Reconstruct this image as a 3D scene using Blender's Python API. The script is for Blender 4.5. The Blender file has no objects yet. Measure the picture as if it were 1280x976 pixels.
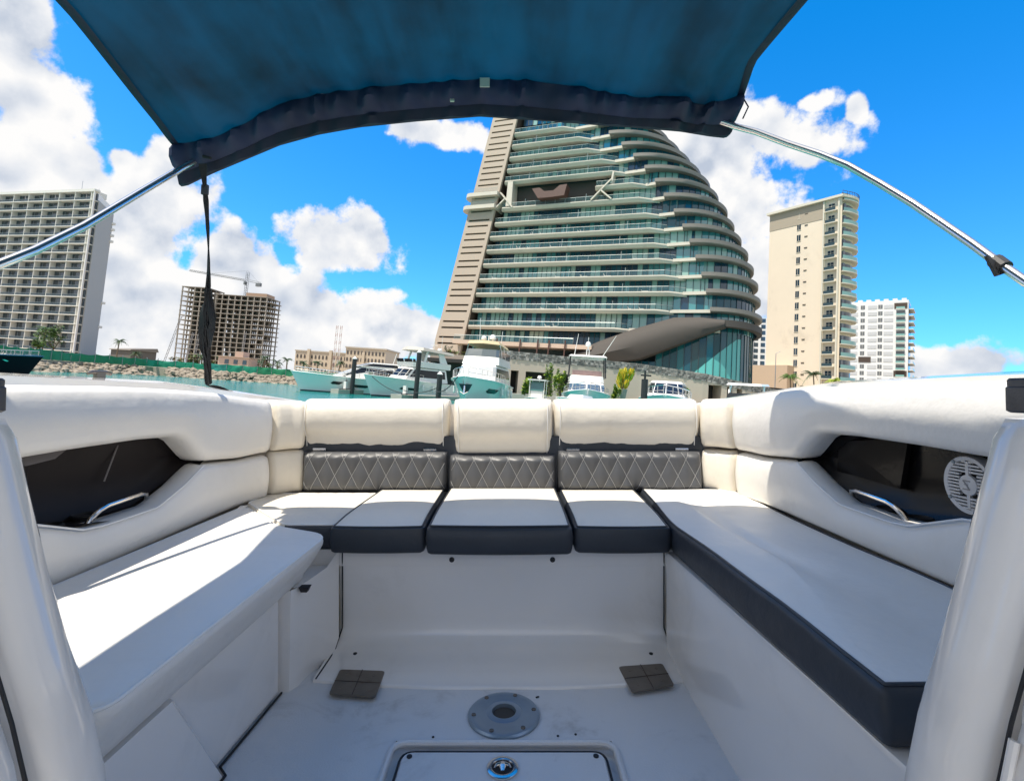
import bpy, bmesh, math, random
from mathutils import Vector, Matrix, noise
random.seed(7)
sc = bpy.context.scene
C = sc.collection
R = math.radians

# ------------------------------------------------------------------ camera, exposure, sun, sky
ROLL = R(-4.0)                      # the boat heels a little; the camera is held square to the boat
BROT = Matrix.Rotation(ROLL, 4, 'Y')
EYE = Vector((0.0, 0.0, 1.8))
BORG = EYE - BROT.to_3x3() @ Vector((0.05, 0.0, 1.05))   # boat origin: cockpit floor below the camera
BMAT = Matrix.Translation(BORG) @ BROT
cam_d = bpy.data.cameras.new('camera')
cam = bpy.data.objects.new('camera', cam_d)
C.objects.link(cam)
cam_d.lens = 18.0
cam_d.sensor_width = 36.0
cam_d.shift_y = -48.0 / 1280.0
cam_d.clip_start = 0.02
cam_d.clip_end = 6000.0
cam.matrix_world = Matrix.Translation(EYE) @ BROT @ Matrix.Rotation(R(90 + 4.3), 4, 'X')
sc.camera = cam
sc.view_settings.view_transform = 'Standard'
sc.view_settings.look = 'None'
sc.view_settings.exposure = 0.62
sc.view_settings.gamma = 1.0
sc.view_settings.use_curve_mapping = False
sc.cycles.max_bounces = 10
sc.cycles.diffuse_bounces = 6
sc.cycles.transparent_max_bounces = 8
sc.cycles.caustics_reflective = False
sc.cycles.caustics_refractive = False
sc.cycles.use_denoising = True

SUN = (BROT.to_3x3() @ Vector((-0.25, -0.20, 1.0))).normalized()   # towards the sun
SUN_EL = math.asin(SUN.z)
SUN_AZ = math.atan2(SUN.x, SUN.y)
sun_d = bpy.data.lights.new('sun', 'SUN')
sun_d.energy = 4.2
sun_d.angle = R(0.5)
sun_d.color = (1.0, 0.925, 0.80)
sun = bpy.data.objects.new('sun', sun_d)
C.objects.link(sun)
sun.rotation_euler = SUN.to_track_quat('Z', 'Y').to_euler()

def nd(t, kind, **kw):
    n = t.nodes.new(kind)
    for k, v in kw.items():
        if k == 'ins':
            for a, b in v.items():
                n.inputs[a].default_value = b
        else:
            setattr(n, k, v)
    return n

def mth(t, op, a, b=None, c=None, clamp=False):
    n = t.nodes.new('ShaderNodeMath')
    n.operation = op
    n.use_clamp = clamp
    for i, x in enumerate((a, b, c)):
        if x is None:
            continue
        if isinstance(x, (int, float)):
            n.inputs[i].default_value = x
        else:
            t.links.new(x, n.inputs[i])
    return n.outputs[0]

def sstep(t, lo, hi, x):
    n = nd(t, 'ShaderNodeMapRange', interpolation_type='SMOOTHSTEP')
    n.inputs['From Min'].default_value = lo
    n.inputs['From Max'].default_value = hi
    t.links.new(x, n.inputs['Value'])
    return n.outputs['Result']

world = bpy.data.worlds.new('World')
sc.world = world
world.use_nodes = True
world.cycles.sampling_method = 'MANUAL'
world.cycles.sample_map_resolution = 256

def build_sky():
    t = world.node_tree
    t.nodes.clear()
    L = t.links.new
    out = nd(t, 'ShaderNodeOutputWorld')
    bg = nd(t, 'ShaderNodeBackground')
    bg.inputs['Strength'].default_value = 0.11
    L(bg.outputs[0], out.inputs[0])
    sky = nd(t, 'ShaderNodeTexSky', sky_type='NISHITA')
    sky.sun_disc = False
    sky.sun_elevation = SUN_EL
    sky.sun_rotation = SUN_AZ
    sky.altitude = 0
    sky.air_density = 1.0
    sky.dust_density = 0.3
    sky.ozone_density = 2.0
    hs = nd(t, 'ShaderNodeMix', data_type='RGBA', blend_type='MULTIPLY')
    hs.inputs['Factor'].default_value = 1.0
    hs.inputs['B'].default_value = (0.46, 0.97, 1.62, 1)
    L(sky.outputs[0], hs.inputs['A'])
    sb = nd(t, 'ShaderNodeVectorMath', operation='SUBTRACT')
    sb.inputs[1].default_value = (0.42, 0.0, 0.0)
    L(hs.outputs['Result'], sb.inputs[0])
    sx = nd(t, 'ShaderNodeVectorMath', operation='MAXIMUM')
    sx.inputs[1].default_value = (0.04, 0.0, 0.0)
    L(sb.outputs[0], sx.inputs[0])
    tc = nd(t, 'ShaderNodeTexCoord')
    sep = nd(t, 'ShaderNodeSeparateXYZ')
    L(tc.outputs['Generated'], sep.inputs[0])
    az = mth(t, 'ARCTAN2', sep.outputs[0], sep.outputs[1])
    el = mth(t, 'ARCSINE', sep.outputs[2])
    comb = nd(t, 'ShaderNodeCombineXYZ')
    L(az, comb.inputs[0]); L(el, comb.inputs[1])
    E = comb.outputs[0]
    def fbm(vec, scale, detail, rough, dist=0.0):
        n = nd(t, 'ShaderNodeTexNoise', noise_dimensions='3D')
        n.inputs['Scale'].default_value = scale
        n.inputs['Detail'].default_value = detail
        n.inputs['Roughness'].default_value = rough
        n.inputs['Distortion'].default_value = dist
        L(vec, n.inputs['Vector'])
        return n.outputs['Fac']
    def shift(vec, d):
        n = nd(t, 'ShaderNodeVectorMath', operation='ADD')
        n.inputs[1].default_value = d
        L(vec, n.inputs[0])
        return n.outputs[0]
    D = tc.outputs['Generated']
    # cumulus heads: azimuth, elevation, radii (radians), weight
    blobs = SKY_BLOBS
    best = None
    for (a, e, ra, re, w) in blobs:
        s = nd(t, 'ShaderNodeVectorMath', operation='SUBTRACT')
        s.inputs[1].default_value = (a, e, 0)
        L(E, s.inputs[0])
        m = nd(t, 'ShaderNodeVectorMath', operation='MULTIPLY')
        m.inputs[1].default_value = (1 / ra, 1 / re, 0)
        L(s.outputs[0], m.inputs[0])
        ln = nd(t, 'ShaderNodeVectorMath', operation='LENGTH')
        L(m.outputs[0], ln.inputs[0])
        v = mth(t, 'MULTIPLY_ADD', ln.outputs['Value'], -1.0, 1.0 + w)
        best = v if best is None else mth(t, 'MAXIMUM', best, v)
    # elsewhere in the sky: the same kind of scattered cumulus
    low = fbm(D, 2.3, 1.0, 0.5)
    gen = mth(t, 'MULTIPLY_ADD', low, 5.0, -2.45)
    band = sstep(t, 0.62, 0.02, el)
    gen = mth(t, 'ADD', gen, mth(t, 'MULTIPLY', band, 0.55))
    away = sstep(t, 0.80, 1.05, mth(t, 'ABSOLUTE', az))
    gen = mth(t, 'SUBTRACT', gen, mth(t, 'MULTIPLY', mth(t, 'SUBTRACT', 1.0, away), 3.0))
    best = mth(t, 'MAXIMUM', best, gen)
    def billow(vec, det):
        f = fbm(vec, 7.0, det, 0.6)
        vo = nd(t, 'ShaderNodeTexVoronoi', feature='F1', normalize=True)
        vo.inputs['Scale'].default_value = 13.0
        vo.inputs['Detail'].default_value = 1.0
        vo.inputs['Roughness'].default_value = 0.6
        L(vec, vo.inputs['Vector'])
        return mth(t, 'SUBTRACT', mth(t, 'MULTIPLY', f, 2.2), mth(t, 'MULTIPLY', vo.outputs['Distance'], 1.1))
    b0 = billow(D, 7.0)
    b1 = billow(shift(D, (SUN.x * 0.030, SUN.y * 0.03, 0.028)), 2.5)
    dens = mth(t, 'ADD', mth(t, 'MULTIPLY', best, 0.85), mth(t, 'MULTIPLY', mth(t, 'SUBTRACT', b0, 0.50), 1.5))
    alpha = sstep(t, 0.03, 0.36, dens)
    lit = mth(t, 'SUBTRACT', b0, b1)
    lit = mth(t, 'MULTIPLY_ADD', lit, 1.7, 0.74)
    soft = fbm(D, 4.4, 2.0, 0.5)
    thick = sstep(t, 0.25, 1.5, dens)
    lit = mth(t, 'SUBTRACT', lit, mth(t, 'MULTIPLY', thick, mth(t, 'MULTIPLY_ADD', soft, 2.2, -0.78)))
    lit = mth(t, 'ADD', lit, 0.0, clamp=True)
    cr = nd(t, 'ShaderNodeValToRGB')
    cr.color_ramp.elements[0].color = (3.1, 3.5, 4.2, 1)
    cr.color_ramp.elements[1].color = (5.9, 5.85, 5.8, 1)
    m_ = cr.color_ramp.elements.new(0.5)
    m_.color = (4.6, 4.8, 5.15, 1)
    L(lit, cr.inputs[0])
    up = sstep(t, -0.02, 0.015, el)
    alpha = mth(t, 'MULTIPLY', alpha, up)
    mix = nd(t, 'ShaderNodeMix', data_type='RGBA')
    L(alpha, mix.inputs['Factor'])
    L(sx.outputs[0], mix.inputs['A'])
    L(cr.outputs[0], mix.inputs['B'])
    L(mix.outputs['Result'], bg.inputs['Color'])

SKY_BLOBS = [(-0.831, 0.428, 0.042, 0.065, 0), (-0.788, 0.346, 0.058, 0.082, 0), (-0.766, 0.262, 0.073, 0.077, 0), (-0.63, 0.304, 0.032, 0.06, -0.1), (-0.648, 0.207, 0.062, 0.105, 0), (-0.675, 0.102, 0.093, 0.099, 0.08), (-0.765, 0.097, 0.092, 0.092, 0), (-0.513, 0.175, 0.074, 0.044, -0.05), (-0.462, 0.1, 0.141, 0.071, 0.05), (-0.618, 0.034, 0.181, 0.052, 0.1), (-0.337, 0.245, 0.084, 0.048, 0), (-0.376, 0.11, 0.104, 0.059, 0), (-0.164, 0.466, 0.136, 0.029, -0.2), (-0.261, 0.093, 0.112, 0.037, 0), (-0.178, 0.093, 0.093, 0.022, -0.05), (0.354, 0.444, 0.123, 0.092, 0), (0.454, 0.464, 0.053, 0.059, -0.08), (0.423, 0.354, 0.057, 0.084, -0.08), (0.436, 0.238, 0.046, 0.084, -0.15), (0.721, 0.081, 0.077, 0.026, 0.05), (0.689, 0.076, 0.047, 0.022, 0), (0.51, 0.499, 0.033, 0.019, -0.45), (0.581, 0.478, 0.014, 0.018, -0.5), (-0.687, 0.305, 0.024, 0.021, -0.2), (0.348, 0.254, 0.086, 0.087, -0.2)]
build_sky()

# ------------------------------------------------------------------ materials
MATS = {}
def mat(name, col, rough=0.5, metal=0.0, coat=0.0, var=0.0, vscale=4.0, bump=0.0, bscale=40.0, dirt=None, dscale=2.5, damt=0.5,
        alpha=1.0, spec=0.5, ior=None, stretch=None, rvar=0.0):
    if name in MATS:
        return MATS[name]
    m = bpy.data.materials.new(name)
    m.use_nodes = True
    t = m.node_tree
    L = t.links.new
    b = t.nodes['Principled BSDF']
    b.inputs['Base Color'].default_value = (*col, 1)
    b.inputs['Roughness'].default_value = rough
    b.inputs['Metallic'].default_value = metal
    b.inputs['Coat Weight'].default_value = coat
    b.inputs['Coat Roughness'].default_value = 0.06
    b.inputs['Specular IOR Level'].default_value = spec
    if ior:
        b.inputs['IOR'].default_value = ior
    if alpha < 1:
        b.inputs['Alpha'].default_value = alpha
    tc = nd(t, 'ShaderNodeTexCoord')
    vec = tc.outputs['Object']
    if stretch:
        mp = nd(t, 'ShaderNodeMapping')
        mp.inputs['Scale'].default_value = stretch
        L(vec, mp.inputs['Vector'])
        vec = mp.outputs[0]
    cur = None
    if var > 0:
        n = nd(t, 'ShaderNodeTexNoise', ins={'Scale': vscale, 'Detail': 6.0, 'Roughness': 0.6})
        L(vec, n.inputs['Vector'])
        mx = nd(t, 'ShaderNodeMix', data_type='RGBA')
        mx.inputs['A'].default_value = (*[c * (1 - var) for c in col], 1)
        mx.inputs['B'].default_value = (*[min(1, c * (1 + var)) for c in col], 1)
        L(n.outputs['Fac'], mx.inputs['Factor'])
        cur = mx.outputs['Result']
    if dirt:
        n = nd(t, 'ShaderNodeTexNoise', ins={'Scale': dscale, 'Detail': 8.0, 'Roughness': 0.68, 'Distortion': 0.6})
        L(vec, n.inputs['Vector'])
        fac = mth(t, 'MULTIPLY', sstep(t, 0.52, 0.74, n.outputs['Fac']), damt)
        mx = nd(t, 'ShaderNodeMix', data_type='RGBA')
        L(fac, mx.inputs['Factor'])
        if cur is None:
            mx.inputs['A'].default_value = (*col, 1)
        else:
            L(cur, mx.inputs['A'])
        mx.inputs['B'].default_value = (*dirt, 1)
        cur = mx.outputs['Result']
    if cur is not None:
        L(cur, b.inputs['Base Color'])
    if rvar > 0:
        n = nd(t, 'ShaderNodeTexNoise', ins={'Scale': vscale * 1.7, 'Detail': 5.0})
        L(vec, n.inputs['Vector'])
        L(mth(t, 'MULTIPLY_ADD', n.outputs['Fac'], rvar * 2, rough - rvar, clamp=True), b.inputs['Roughness'])
    if bump > 0:
        n = nd(t, 'ShaderNodeTexNoise', ins={'Scale': bscale, 'Detail': 4.0, 'Roughness': 0.55})
        L(vec, n.inputs['Vector'])
        bp = nd(t, 'ShaderNodeBump')
        bp.inputs['Strength'].default_value = 1.0
        bp.inputs['Distance'].default_value = bump
        L(n.outputs['Fac'], bp.inputs['Height'])
        L(bp.outputs[0], b.inputs['Normal'])
    MATS[name] = m
    return m

def glass_mat(name, col, alpha, rough=0.04, spec=0.8):
    """thin tinted pane: part see-through, part mirror"""
    if name in MATS:
        return MATS[name]
    m = bpy.data.materials.new(name)
    m.use_nodes = True
    t = m.node_tree
    b = t.nodes['Principled BSDF']
    b.inputs['Base Color'].default_value = (*col, 1)
    b.inputs['Roughness'].default_value = rough
    b.inputs['Specular IOR Level'].default_value = spec
    b.inputs['Alpha'].default_value = alpha
    MATS[name] = m
    return m

# ------------------------------------------------------------------ mesh helpers
class MB:
    def __init__(s):
        s.v = []; s.f = []; s.m = []
    def vert(s, p):
        s.v.append(tuple(p)); return len(s.v) - 1
    def face(s, idx, m=0):
        s.f.append(tuple(idx)); s.m.append(m)
    def poly(s, pts, m=0):
        s.face([s.vert(p) for p in pts], m)
    def box(s, x0, x1, y0, y1, z0, z1, m=0):
        s.hexa([(x0, y0, z0), (x1, y0, z0), (x1, y1, z0), (x0, y1, z0), (x0, y0, z1), (x1, y0, z1), (x1, y1, z1), (x0, y1, z1)], m)
    def hexa(s, c, m=0):
        i = [s.vert(p) for p in c]
        for q in ((3, 2, 1, 0), (4, 5, 6, 7), (0, 1, 5, 4), (1, 2, 6, 5), (2, 3, 7, 6), (3, 0, 4, 7)):
            s.face([i[k] for k in q], m)
    def loft(s, rings, m=0, closed=True, caps=True, capm=None):
        ids = [[s.vert(p) for p in r] for r in rings]
        n = len(rings[0])
        for a, b in zip(ids[:-1], ids[1:]):
            for k in range(n if closed else n - 1):
                k2 = (k + 1) % n
                s.face((a[k], a[k2], b[k2], b[k]), m)
        if caps and closed:
            s.face(ids[0][::-1], m if capm is None else capm)
            s.face(ids[-1], m if capm is None else capm)
        return ids
    def prism(s, pts2, y0, y1, m=0, axis='y'):
        """extrude an outline (a, b) along an axis"""
        def mk(a, b, c):
            return (a, c, b) if axis == 'y' else ((a, b, c) if axis == 'z' else (c, a, b))
        s.loft([[mk(a, b, y0) for a, b in pts2], [mk(a, b, y1) for a, b in pts2]], m)
    def tube(s, pts, r, n=8, m=0, caps=True):
        P = [Vector(p) for p in pts]
        rr = r if isinstance(r, (list, tuple)) else [r] * len(P)
        rings = []
        ref = None
        for i, p in enumerate(P):
            d = (P[min(i + 1, len(P) - 1)] - P[max(i - 1, 0)]).normalized()
            if ref is None:
                ref = Vector((0, 0, 1)) if abs(d.z) < 0.9 else Vector((1, 0, 0))
            x = d.cross(ref)
            if x.length < 1e-6:
                x = d.orthogonal()
            x.normalize()
            y = x.cross(d).normalized()
            ref = y
            rings.append([p + (x * math.cos(2 * math.pi * k / n) + y * math.sin(2 * math.pi * k / n)) * rr[i] for k in range(n)])
        s.loft(rings, m, True, caps)
    def lathe(s, prof, n=24, m=0, c=(0, 0, 0)):
        rings = [[(c[0] + r * math.cos(2 * math.pi * k / n), c[1] + r * math.sin(2 * math.pi * k / n), c[2] + z) for k in range(n)] for r, z in prof]
        s.loft(rings, m, True, True)
    def grid(s, rows, m=0):
        s.loft(rows, m, False, False)
    def mesh(s, name, mats, smooth=False, angle=None):
        me = bpy.data.meshes.new(name)
        me.from_pydata([tuple(v) for v in s.v], [], s.f)
        mats = mats if isinstance(mats, (list, tuple)) else [mats]
        for x in mats:
            me.materials.append(x)
        if len(mats) > 1:
            me.polygons.foreach_set('material_index', s.m)
        if smooth:
            me.polygons.foreach_set('use_smooth', [True] * len(s.f))
        me.update()
        bm = bmesh.new(); bm.from_mesh(me)
        bmesh.ops.remove_doubles(bm, verts=bm.verts, dist=1e-5)
        bmesh.ops.recalc_face_normals(bm, faces=bm.faces)
        if smooth and angle:
            for e in bm.edges:
                if len(e.link_faces) == 2 and e.calc_face_angle(0) > R(angle):
                    e.smooth = False
        bm.to_mesh(me); bm.free()
        return me
    def build(s, name, mats, parent=None, smooth=False, angle=35, loc=None, rotz=0):
        o = bpy.data.objects.new(name, s.mesh(name, mats, smooth, angle))
        C.objects.link(o)
        if parent is not None:
            o.parent = parent
        if loc is not None:
            o.location = loc
        if rotz:
            o.rotation_euler[2] = rotz
        return o

def thing(name, label, cat, loc=(0, 0, 0), rotz=0.0, group=None, mtx=None):
    o = bpy.data.objects.new(name, None)
    C.objects.link(o)
    o.empty_display_size = 0.3
    if mtx is not None:
        o.matrix_world = mtx
    else:
        o.location = loc
        o.rotation_euler[2] = rotz
    o['label'] = label; o['category'] = cat
    if group:
        o['group'] = group
    return o
def tag(o, label, cat, group=None):
    o['label'] = label; o['category'] = cat
    if group:
        o['group'] = group
    return o
def kind(o, k):
    o['kind'] = k; return o
def use(name, me, parent, loc=(0, 0, 0), rotz=0.0, scale=None):
    o = bpy.data.objects.new(name, me)
    C.objects.link(o)
    o.parent = parent
    o.location = loc
    o.rotation_euler[2] = rotz
    if scale:
        o.scale = scale
    return o
def lerp(tab, x):
    if x <= tab[0][0]:
        return tab[0][1]
    for (a, b), (c, d) in zip(tab[:-1], tab[1:]):
        if x <= c:
            return b + (d - b) * (x - a) / (c - a)
    (a, b), (c, d) = tab[-2:]
    return d + (d - b) / (c - a) * (x - c)

# ------------------------------------------------------------------ water and land
def water_mat():
    m = bpy.data.materials.new('sea_water')
    m.use_nodes = True
    t = m.node_tree; L = t.links.new
    b = t.nodes['Principled BSDF']
    b.inputs['Roughness'].default_value = 0.07
    b.inputs['IOR'].default_value = 1.33
    tc = nd(t, 'ShaderNodeTexCoord')
    n0 = nd(t, 'ShaderNodeTexNoise', ins={'Scale': 0.05, 'Detail': 4.0})
    L(tc.outputs['Object'], n0.inputs['Vector'])
    mx = nd(t, 'ShaderNodeMix', data_type='RGBA')
    mx.inputs['A'].default_value = (0.003, 0.175, 0.165, 1)
    mx.inputs['B'].default_value = (0.010, 0.265, 0.24, 1)
    L(n0.outputs['Fac'], mx.inputs['Factor'])
    L(mx.outputs['Result'], b.inputs['Base Color'])
    mp = nd(t, 'ShaderNodeMapping')
    mp.inputs['Scale'].default_value = (0.8, 1.5, 1)
    mp.inputs['Rotation'].default_value = (0, 0, 0.4)
    L(tc.outputs['Object'], mp.inputs['Vector'])
    n1 = nd(t, 'ShaderNodeTexNoise', ins={'Scale': 1.1, 'Detail': 5.0, 'Roughness': 0.6, 'Distortion': 0.5})
    n2 = nd(t, 'ShaderNodeTexNoise', ins={'Scale': 0.28, 'Detail': 2.0})
    L(mp.outputs[0], n1.inputs['Vector']); L(mp.outputs[0], n2.inputs['Vector'])
    h = mth(t, 'ADD', mth(t, 'MULTIPLY', n1.outputs['Fac'], 0.5), n2.outputs['Fac'])
    bp = nd(t, 'ShaderNodeBump', ins={'Strength': 0.9, 'Distance': 0.34})
    L(h, bp.inputs['Height']); L(bp.outputs[0], b.inputs['Normal'])
    return m
WATER = water_mat()
b = MB(); b.poly([(-4000, -4000, 0), (4000, -4000, 0), (4000, 4000, 0), (-4000, 4000, 0)])
kind(b.build('sea_water', WATER), 'structure')

SAND = mat('sandy_ground', (0.36, 0.32, 0.25), 0.95, var=0.25, vscale=0.4)
CONC = mat('concrete', (0.42, 0.39, 0.34), 0.85, var=0.12, vscale=0.6)
ROCKM = mat('limestone_rock', (0.30, 0.255, 0.20), 0.95, var=0.3, vscale=1.2)
SHORE = [(-140, -60), (-95, 20), (-74, 44), (-58, 59), (-63, 78), (-62, 91), (-52, 96), (-41, 98.5), (-30, 97), (-22, 90), (60, 84), (70, 60), (150, 40), (400, -100)]
def land(name, m, z, inset, far):
    b = MB()
    near = [((x - 4.4, y + 3.4) if x < -25 else (x, y + inset)) for x, y in SHORE]
    top = [(x, y, z) for x, y in near]
    lo = [(x, y - 0.8, -2.0) for x, y in near]
    b.grid([lo, top, [(x * 9 if abs(x) > 30 else x, far, z) for x, y in near]])
    return kind(b.build(name, m), 'structure')
land('shore_ground', SAND, 1.5, 1.5, 1600)

def riprap():
    rnd = random.Random(3)
    b = MB()
    base = []
    pts = SHORE[2:9]
    for (x0, y0), (x1, y1) in zip(pts[:-1], pts[1:]):
        L_ = math.hypot(x1 - x0, y1 - y0)
        nx, ny = -(y1 - y0) / L_, (x1 - x0) / L_
        k = int(L_ * 17)
        for i in range(k):
            t = rnd.random(); w = rnd.random()
            x = x0 + (x1 - x0) * t + nx * (w * 5.2 + 0.2); y = y0 + (y1 - y0) * t + ny * (w * 5.2 + 0.2)
            z = -0.30 + min(1, w * 1.25) * 1.7
            s = rnd.choice([rnd.uniform(0.2, 0.4), rnd.uniform(0.3, 0.75)])
            ring = []
            a0 = rnd.random() * 6
            c = Vector((x, y, z))
            def rp(a, e, s=s, c=c):
                rr = s * rnd.uniform(0.75, 1.15)
                return c + Vector((math.cos(a) * math.cos(e) * rr * 1.2, math.sin(a) * math.cos(e) * rr, math.sin(e) * rr * 0.75))
            topv = rp(0, 1.5); r1 = [rp(a0 + k2 * 1.2566, 0.55) for k2 in range(5)]; r2 = [rp(a0 + 0.6 + k2 * 1.2566, -0.5) for k2 in range(5)]
            it = b.vert(topv); i1 = [b.vert(p) for p in r1]; i2 = [b.vert(p) for p in r2]
            for q in range(5):
                b.face((it, i1[q], i1[(q + 1) % 5])); b.face((i1[q], i2[q], i1[(q + 1) % 5])); b.face((i1[(q + 1) % 5], i2[q], i2[(q + 1) % 5]))
    o = b.build('rubble_rocks', ROCKM)
    kind(o, 'stuff')
riprap()

# green mesh screen along the far shore, one cloth panel between each pair of posts
SCREEN = [mat('screen_green_a', (0.01, 0.20, 0.09), 0.7, var=0.45, vscale=0.8, bump=0.05, bscale=3.0, stretch=(1, 1, 0.25)),
          mat('screen_green_b', (0.01, 0.27, 0.16), 0.7, var=0.45, vscale=0.9, bump=0.05, bscale=3.0, stretch=(1, 1, 0.25)),
          mat('screen_teal', (0.03, 0.30, 0.24), 0.7, var=0.5, vscale=1.1, bump=0.05, bscale=3.0, stretch=(1, 1, 0.25))]
STEEL = mat('galvanised_steel', (0.35, 0.36, 0.37), 0.45, metal=0.6)
def screen_fence():
    t = thing('construction_fence', 'long green mesh cloth fence standing on posts above the shore rocks', 'fence', (0, 0, 1.5))
    pts = [(-77, 50), (-62.5, 62.5), (-67, 79), (-66, 95), (-53, 100.5), (-40, 103), (-29, 102)]
    rnd = random.Random(5)
    for si, ((x0, y0), (x1, y1)) in enumerate(zip(pts[:-1], pts[1:])):
        L_ = math.hypot(x1 - x0, y1 - y0); n = max(1, round(L_ / 2.6))
        for i in range(n):
            a = (x0 + (x1 - x0) * i / n, y0 + (y1 - y0) * i / n); c = (x0 + (x1 - x0) * (i + 1) / n, y0 + (y1 - y0) * (i + 1) / n)
            h = 1.5 + rnd.uniform(-0.1, 0.1)
            nx, ny = (c[1] - a[1]) / L_ * n, -(c[0] - a[0]) / L_ * n
            b = MB(); rows = []
            for j in range(5):
                z = 0.05 + h * j / 4 - (0.12 * (1 - abs(2 * 0.5 - 1)) if j == 4 else 0)
                row = []
                for k in range(9):
                    u = k / 8; d = 0.16 * math.sin(u * math.pi) * (1 - j / 5) + 0.07 * rnd.uniform(-1, 1)
                    sag = 0.14 * math.sin(u * math.pi) if j == 4 else 0
                    row.append((a[0] + (c[0] - a[0]) * u + nx * d, a[1] + (c[1] - a[1]) * u + ny * d, z - sag))
                rows.append(row)
            b.grid(rows)
            b.build('cloth_panel', SCREEN[rnd.choice([0, 0, 1, 1, 2]) if si > 2 else rnd.choice([0, 0, 1])], t, smooth=True)
            b = MB(); b.tube([(a[0], a[1], -0.3), (a[0], a[1], 1.68)], 0.05, 6); b.build('post', STEEL, t)
screen_fence()

# ------------------------------------------------------------------ vegetation
LEAF = [mat('leaf_dark', (0.035, 0.075, 0.02), 0.6, var=0.4, vscale=1.5), mat('leaf_mid', (0.10, 0.20, 0.03), 0.6, var=0.4, vscale=1.5),
        mat('leaf_lime', (0.34, 0.44, 0.04), 0.6, var=0.3, vscale=1.5), mat('leaf_yellow', (0.72, 0.52, 0.03), 0.6, var=0.3, vscale=1.5), mat('leaf_dry', (0.16, 0.11, 0.05), 0.8, var=0.3)]
BARK = mat('bark', (0.16, 0.12, 0.08), 0.9, var=0.3)
def palm(loc, h, label, group, frond=2.2, seed=1, lean=0.1, leafm=0):
    rnd = random.Random(seed)
    t = thing('palm_tree', label, 'palm tree', loc, 0, group)
    b = MB(); pts = []; a = rnd.random() * 6
    for k in range(7):
        u = k / 6; pts.append((math.cos(a) * lean * h * u * u, math.sin(a) * lean * h * u * u, h * u - 0.3))
    b.tube(pts, [0.20 - 0.08 * k / 6 for k in range(7)], 7)
    b.build('trunk', BARK, t, smooth=True)
    b = MB(); c = Vector(pts[-1])
    for k in range(15):
        az = k * 2.4 + rnd.random() * 0.5; e0 = rnd.uniform(-0.3, 1.2); L_ = frond * rnd.uniform(0.8, 1.15)
        prev = None
        for j in range(7):
            u = j / 6
            e = e0 - u * 1.5
            p = c + Vector((math.cos(az), math.sin(az), 0)) * (L_ * (u * 0.95) * math.cos(e0 * 0.6)) + Vector((0, 0, L_ * (math.sin(e0) * u - 0.75 * u * u)))
            if prev is not None:
                side = Vector((-math.sin(az), math.cos(az), 0)); w = frond * 0.28 * math.sin(min(1, u + 0.15) * math.pi * 0.92 + 0.1)
                dr = (p - prev)
                for sg in (-1, 1):
                    for q in (0.0, 0.5):
                        o = prev + dr * q
                        b.poly([o, o + dr * 0.42, o + dr * 0.9 + side * sg * w + Vector((0, 0, -w * 0.55))])
            prev = p
    b.build('crown', LEAF[leafm], t)
    return t
def leafy(name, label, cat, loc, rx, ry, h, n, leaf, mi, trunk_h=0.0, group=None, seed=1, spiky=False):
    rnd = random.Random(seed)
    t = thing(name, label, cat, loc, 0, group)
    b = MB()
    if trunk_h:
        b.tube([(0, 0, -0.2), (0.05, 0.03, trunk_h), (0.1, 0, trunk_h + h * 0.5)], [0.16, 0.11, 0.05], 6)
        for k in range(4):
            a = k * 1.6; b.tube([(0.04, 0, trunk_h * 0.8), (math.cos(a) * rx * 0.55, math.sin(a) * ry * 0.55, trunk_h + h * 0.45)], [0.07, 0.03], 5)
    else:
        for k in range(6):
            a = k * 1.05; b.tube([(0, 0, -0.1), (math.cos(a) * rx * 0.4, math.sin(a) * ry * 0.4, h * 0.6)], [0.04, 0.015], 5)
    b.build('trunk' if trunk_h else 'stem', BARK, t)
    clumps = [(rnd.gauss(0, 0.42), rnd.gauss(0, 0.42), rnd.uniform(0.15, 0.95), rnd.uniform(0.22, 0.42)) for _ in range(9)]
    b = MB()
    for i in range(n):
        cx_, cy_, cz_, cr_ = clumps[i % 9]
        d = Vector((rnd.gauss(0, 1), rnd.gauss(0, 1), rnd.gauss(0, 1))).normalized() * cr_ * rnd.random() ** 0.4
        p = Vector(((cx_ + d.x) * rx, (cy_ + d.y) * ry, trunk_h + max(0.02, cz_ + d.z * 0.8) * h))
        a = rnd.random() * 6.28
        x = Vector((math.cos(a), math.sin(a), rnd.uniform(-0.6, 0.6))) * leaf * rnd.uniform(0.6, 1.3)
        if spiky:
            x = Vector((p.x, p.y, h * 0.5 + rnd.random() * h)).normalized() * leaf * 1.8
        y = Vector((-math.sin(a), math.cos(a), rnd.uniform(-0.7, 0.7))) * leaf * rnd.uniform(0.3, 0.6)
        b.poly([p - x * 0.5, p + y * 0.5, p + x * 0.5, p - y * 0.5], i % 2)
    b.build('crown', [LEAF[mi], LEAF[0 if mi < 2 else (2 if mi == 3 else 1)]], t)
    return t

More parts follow.
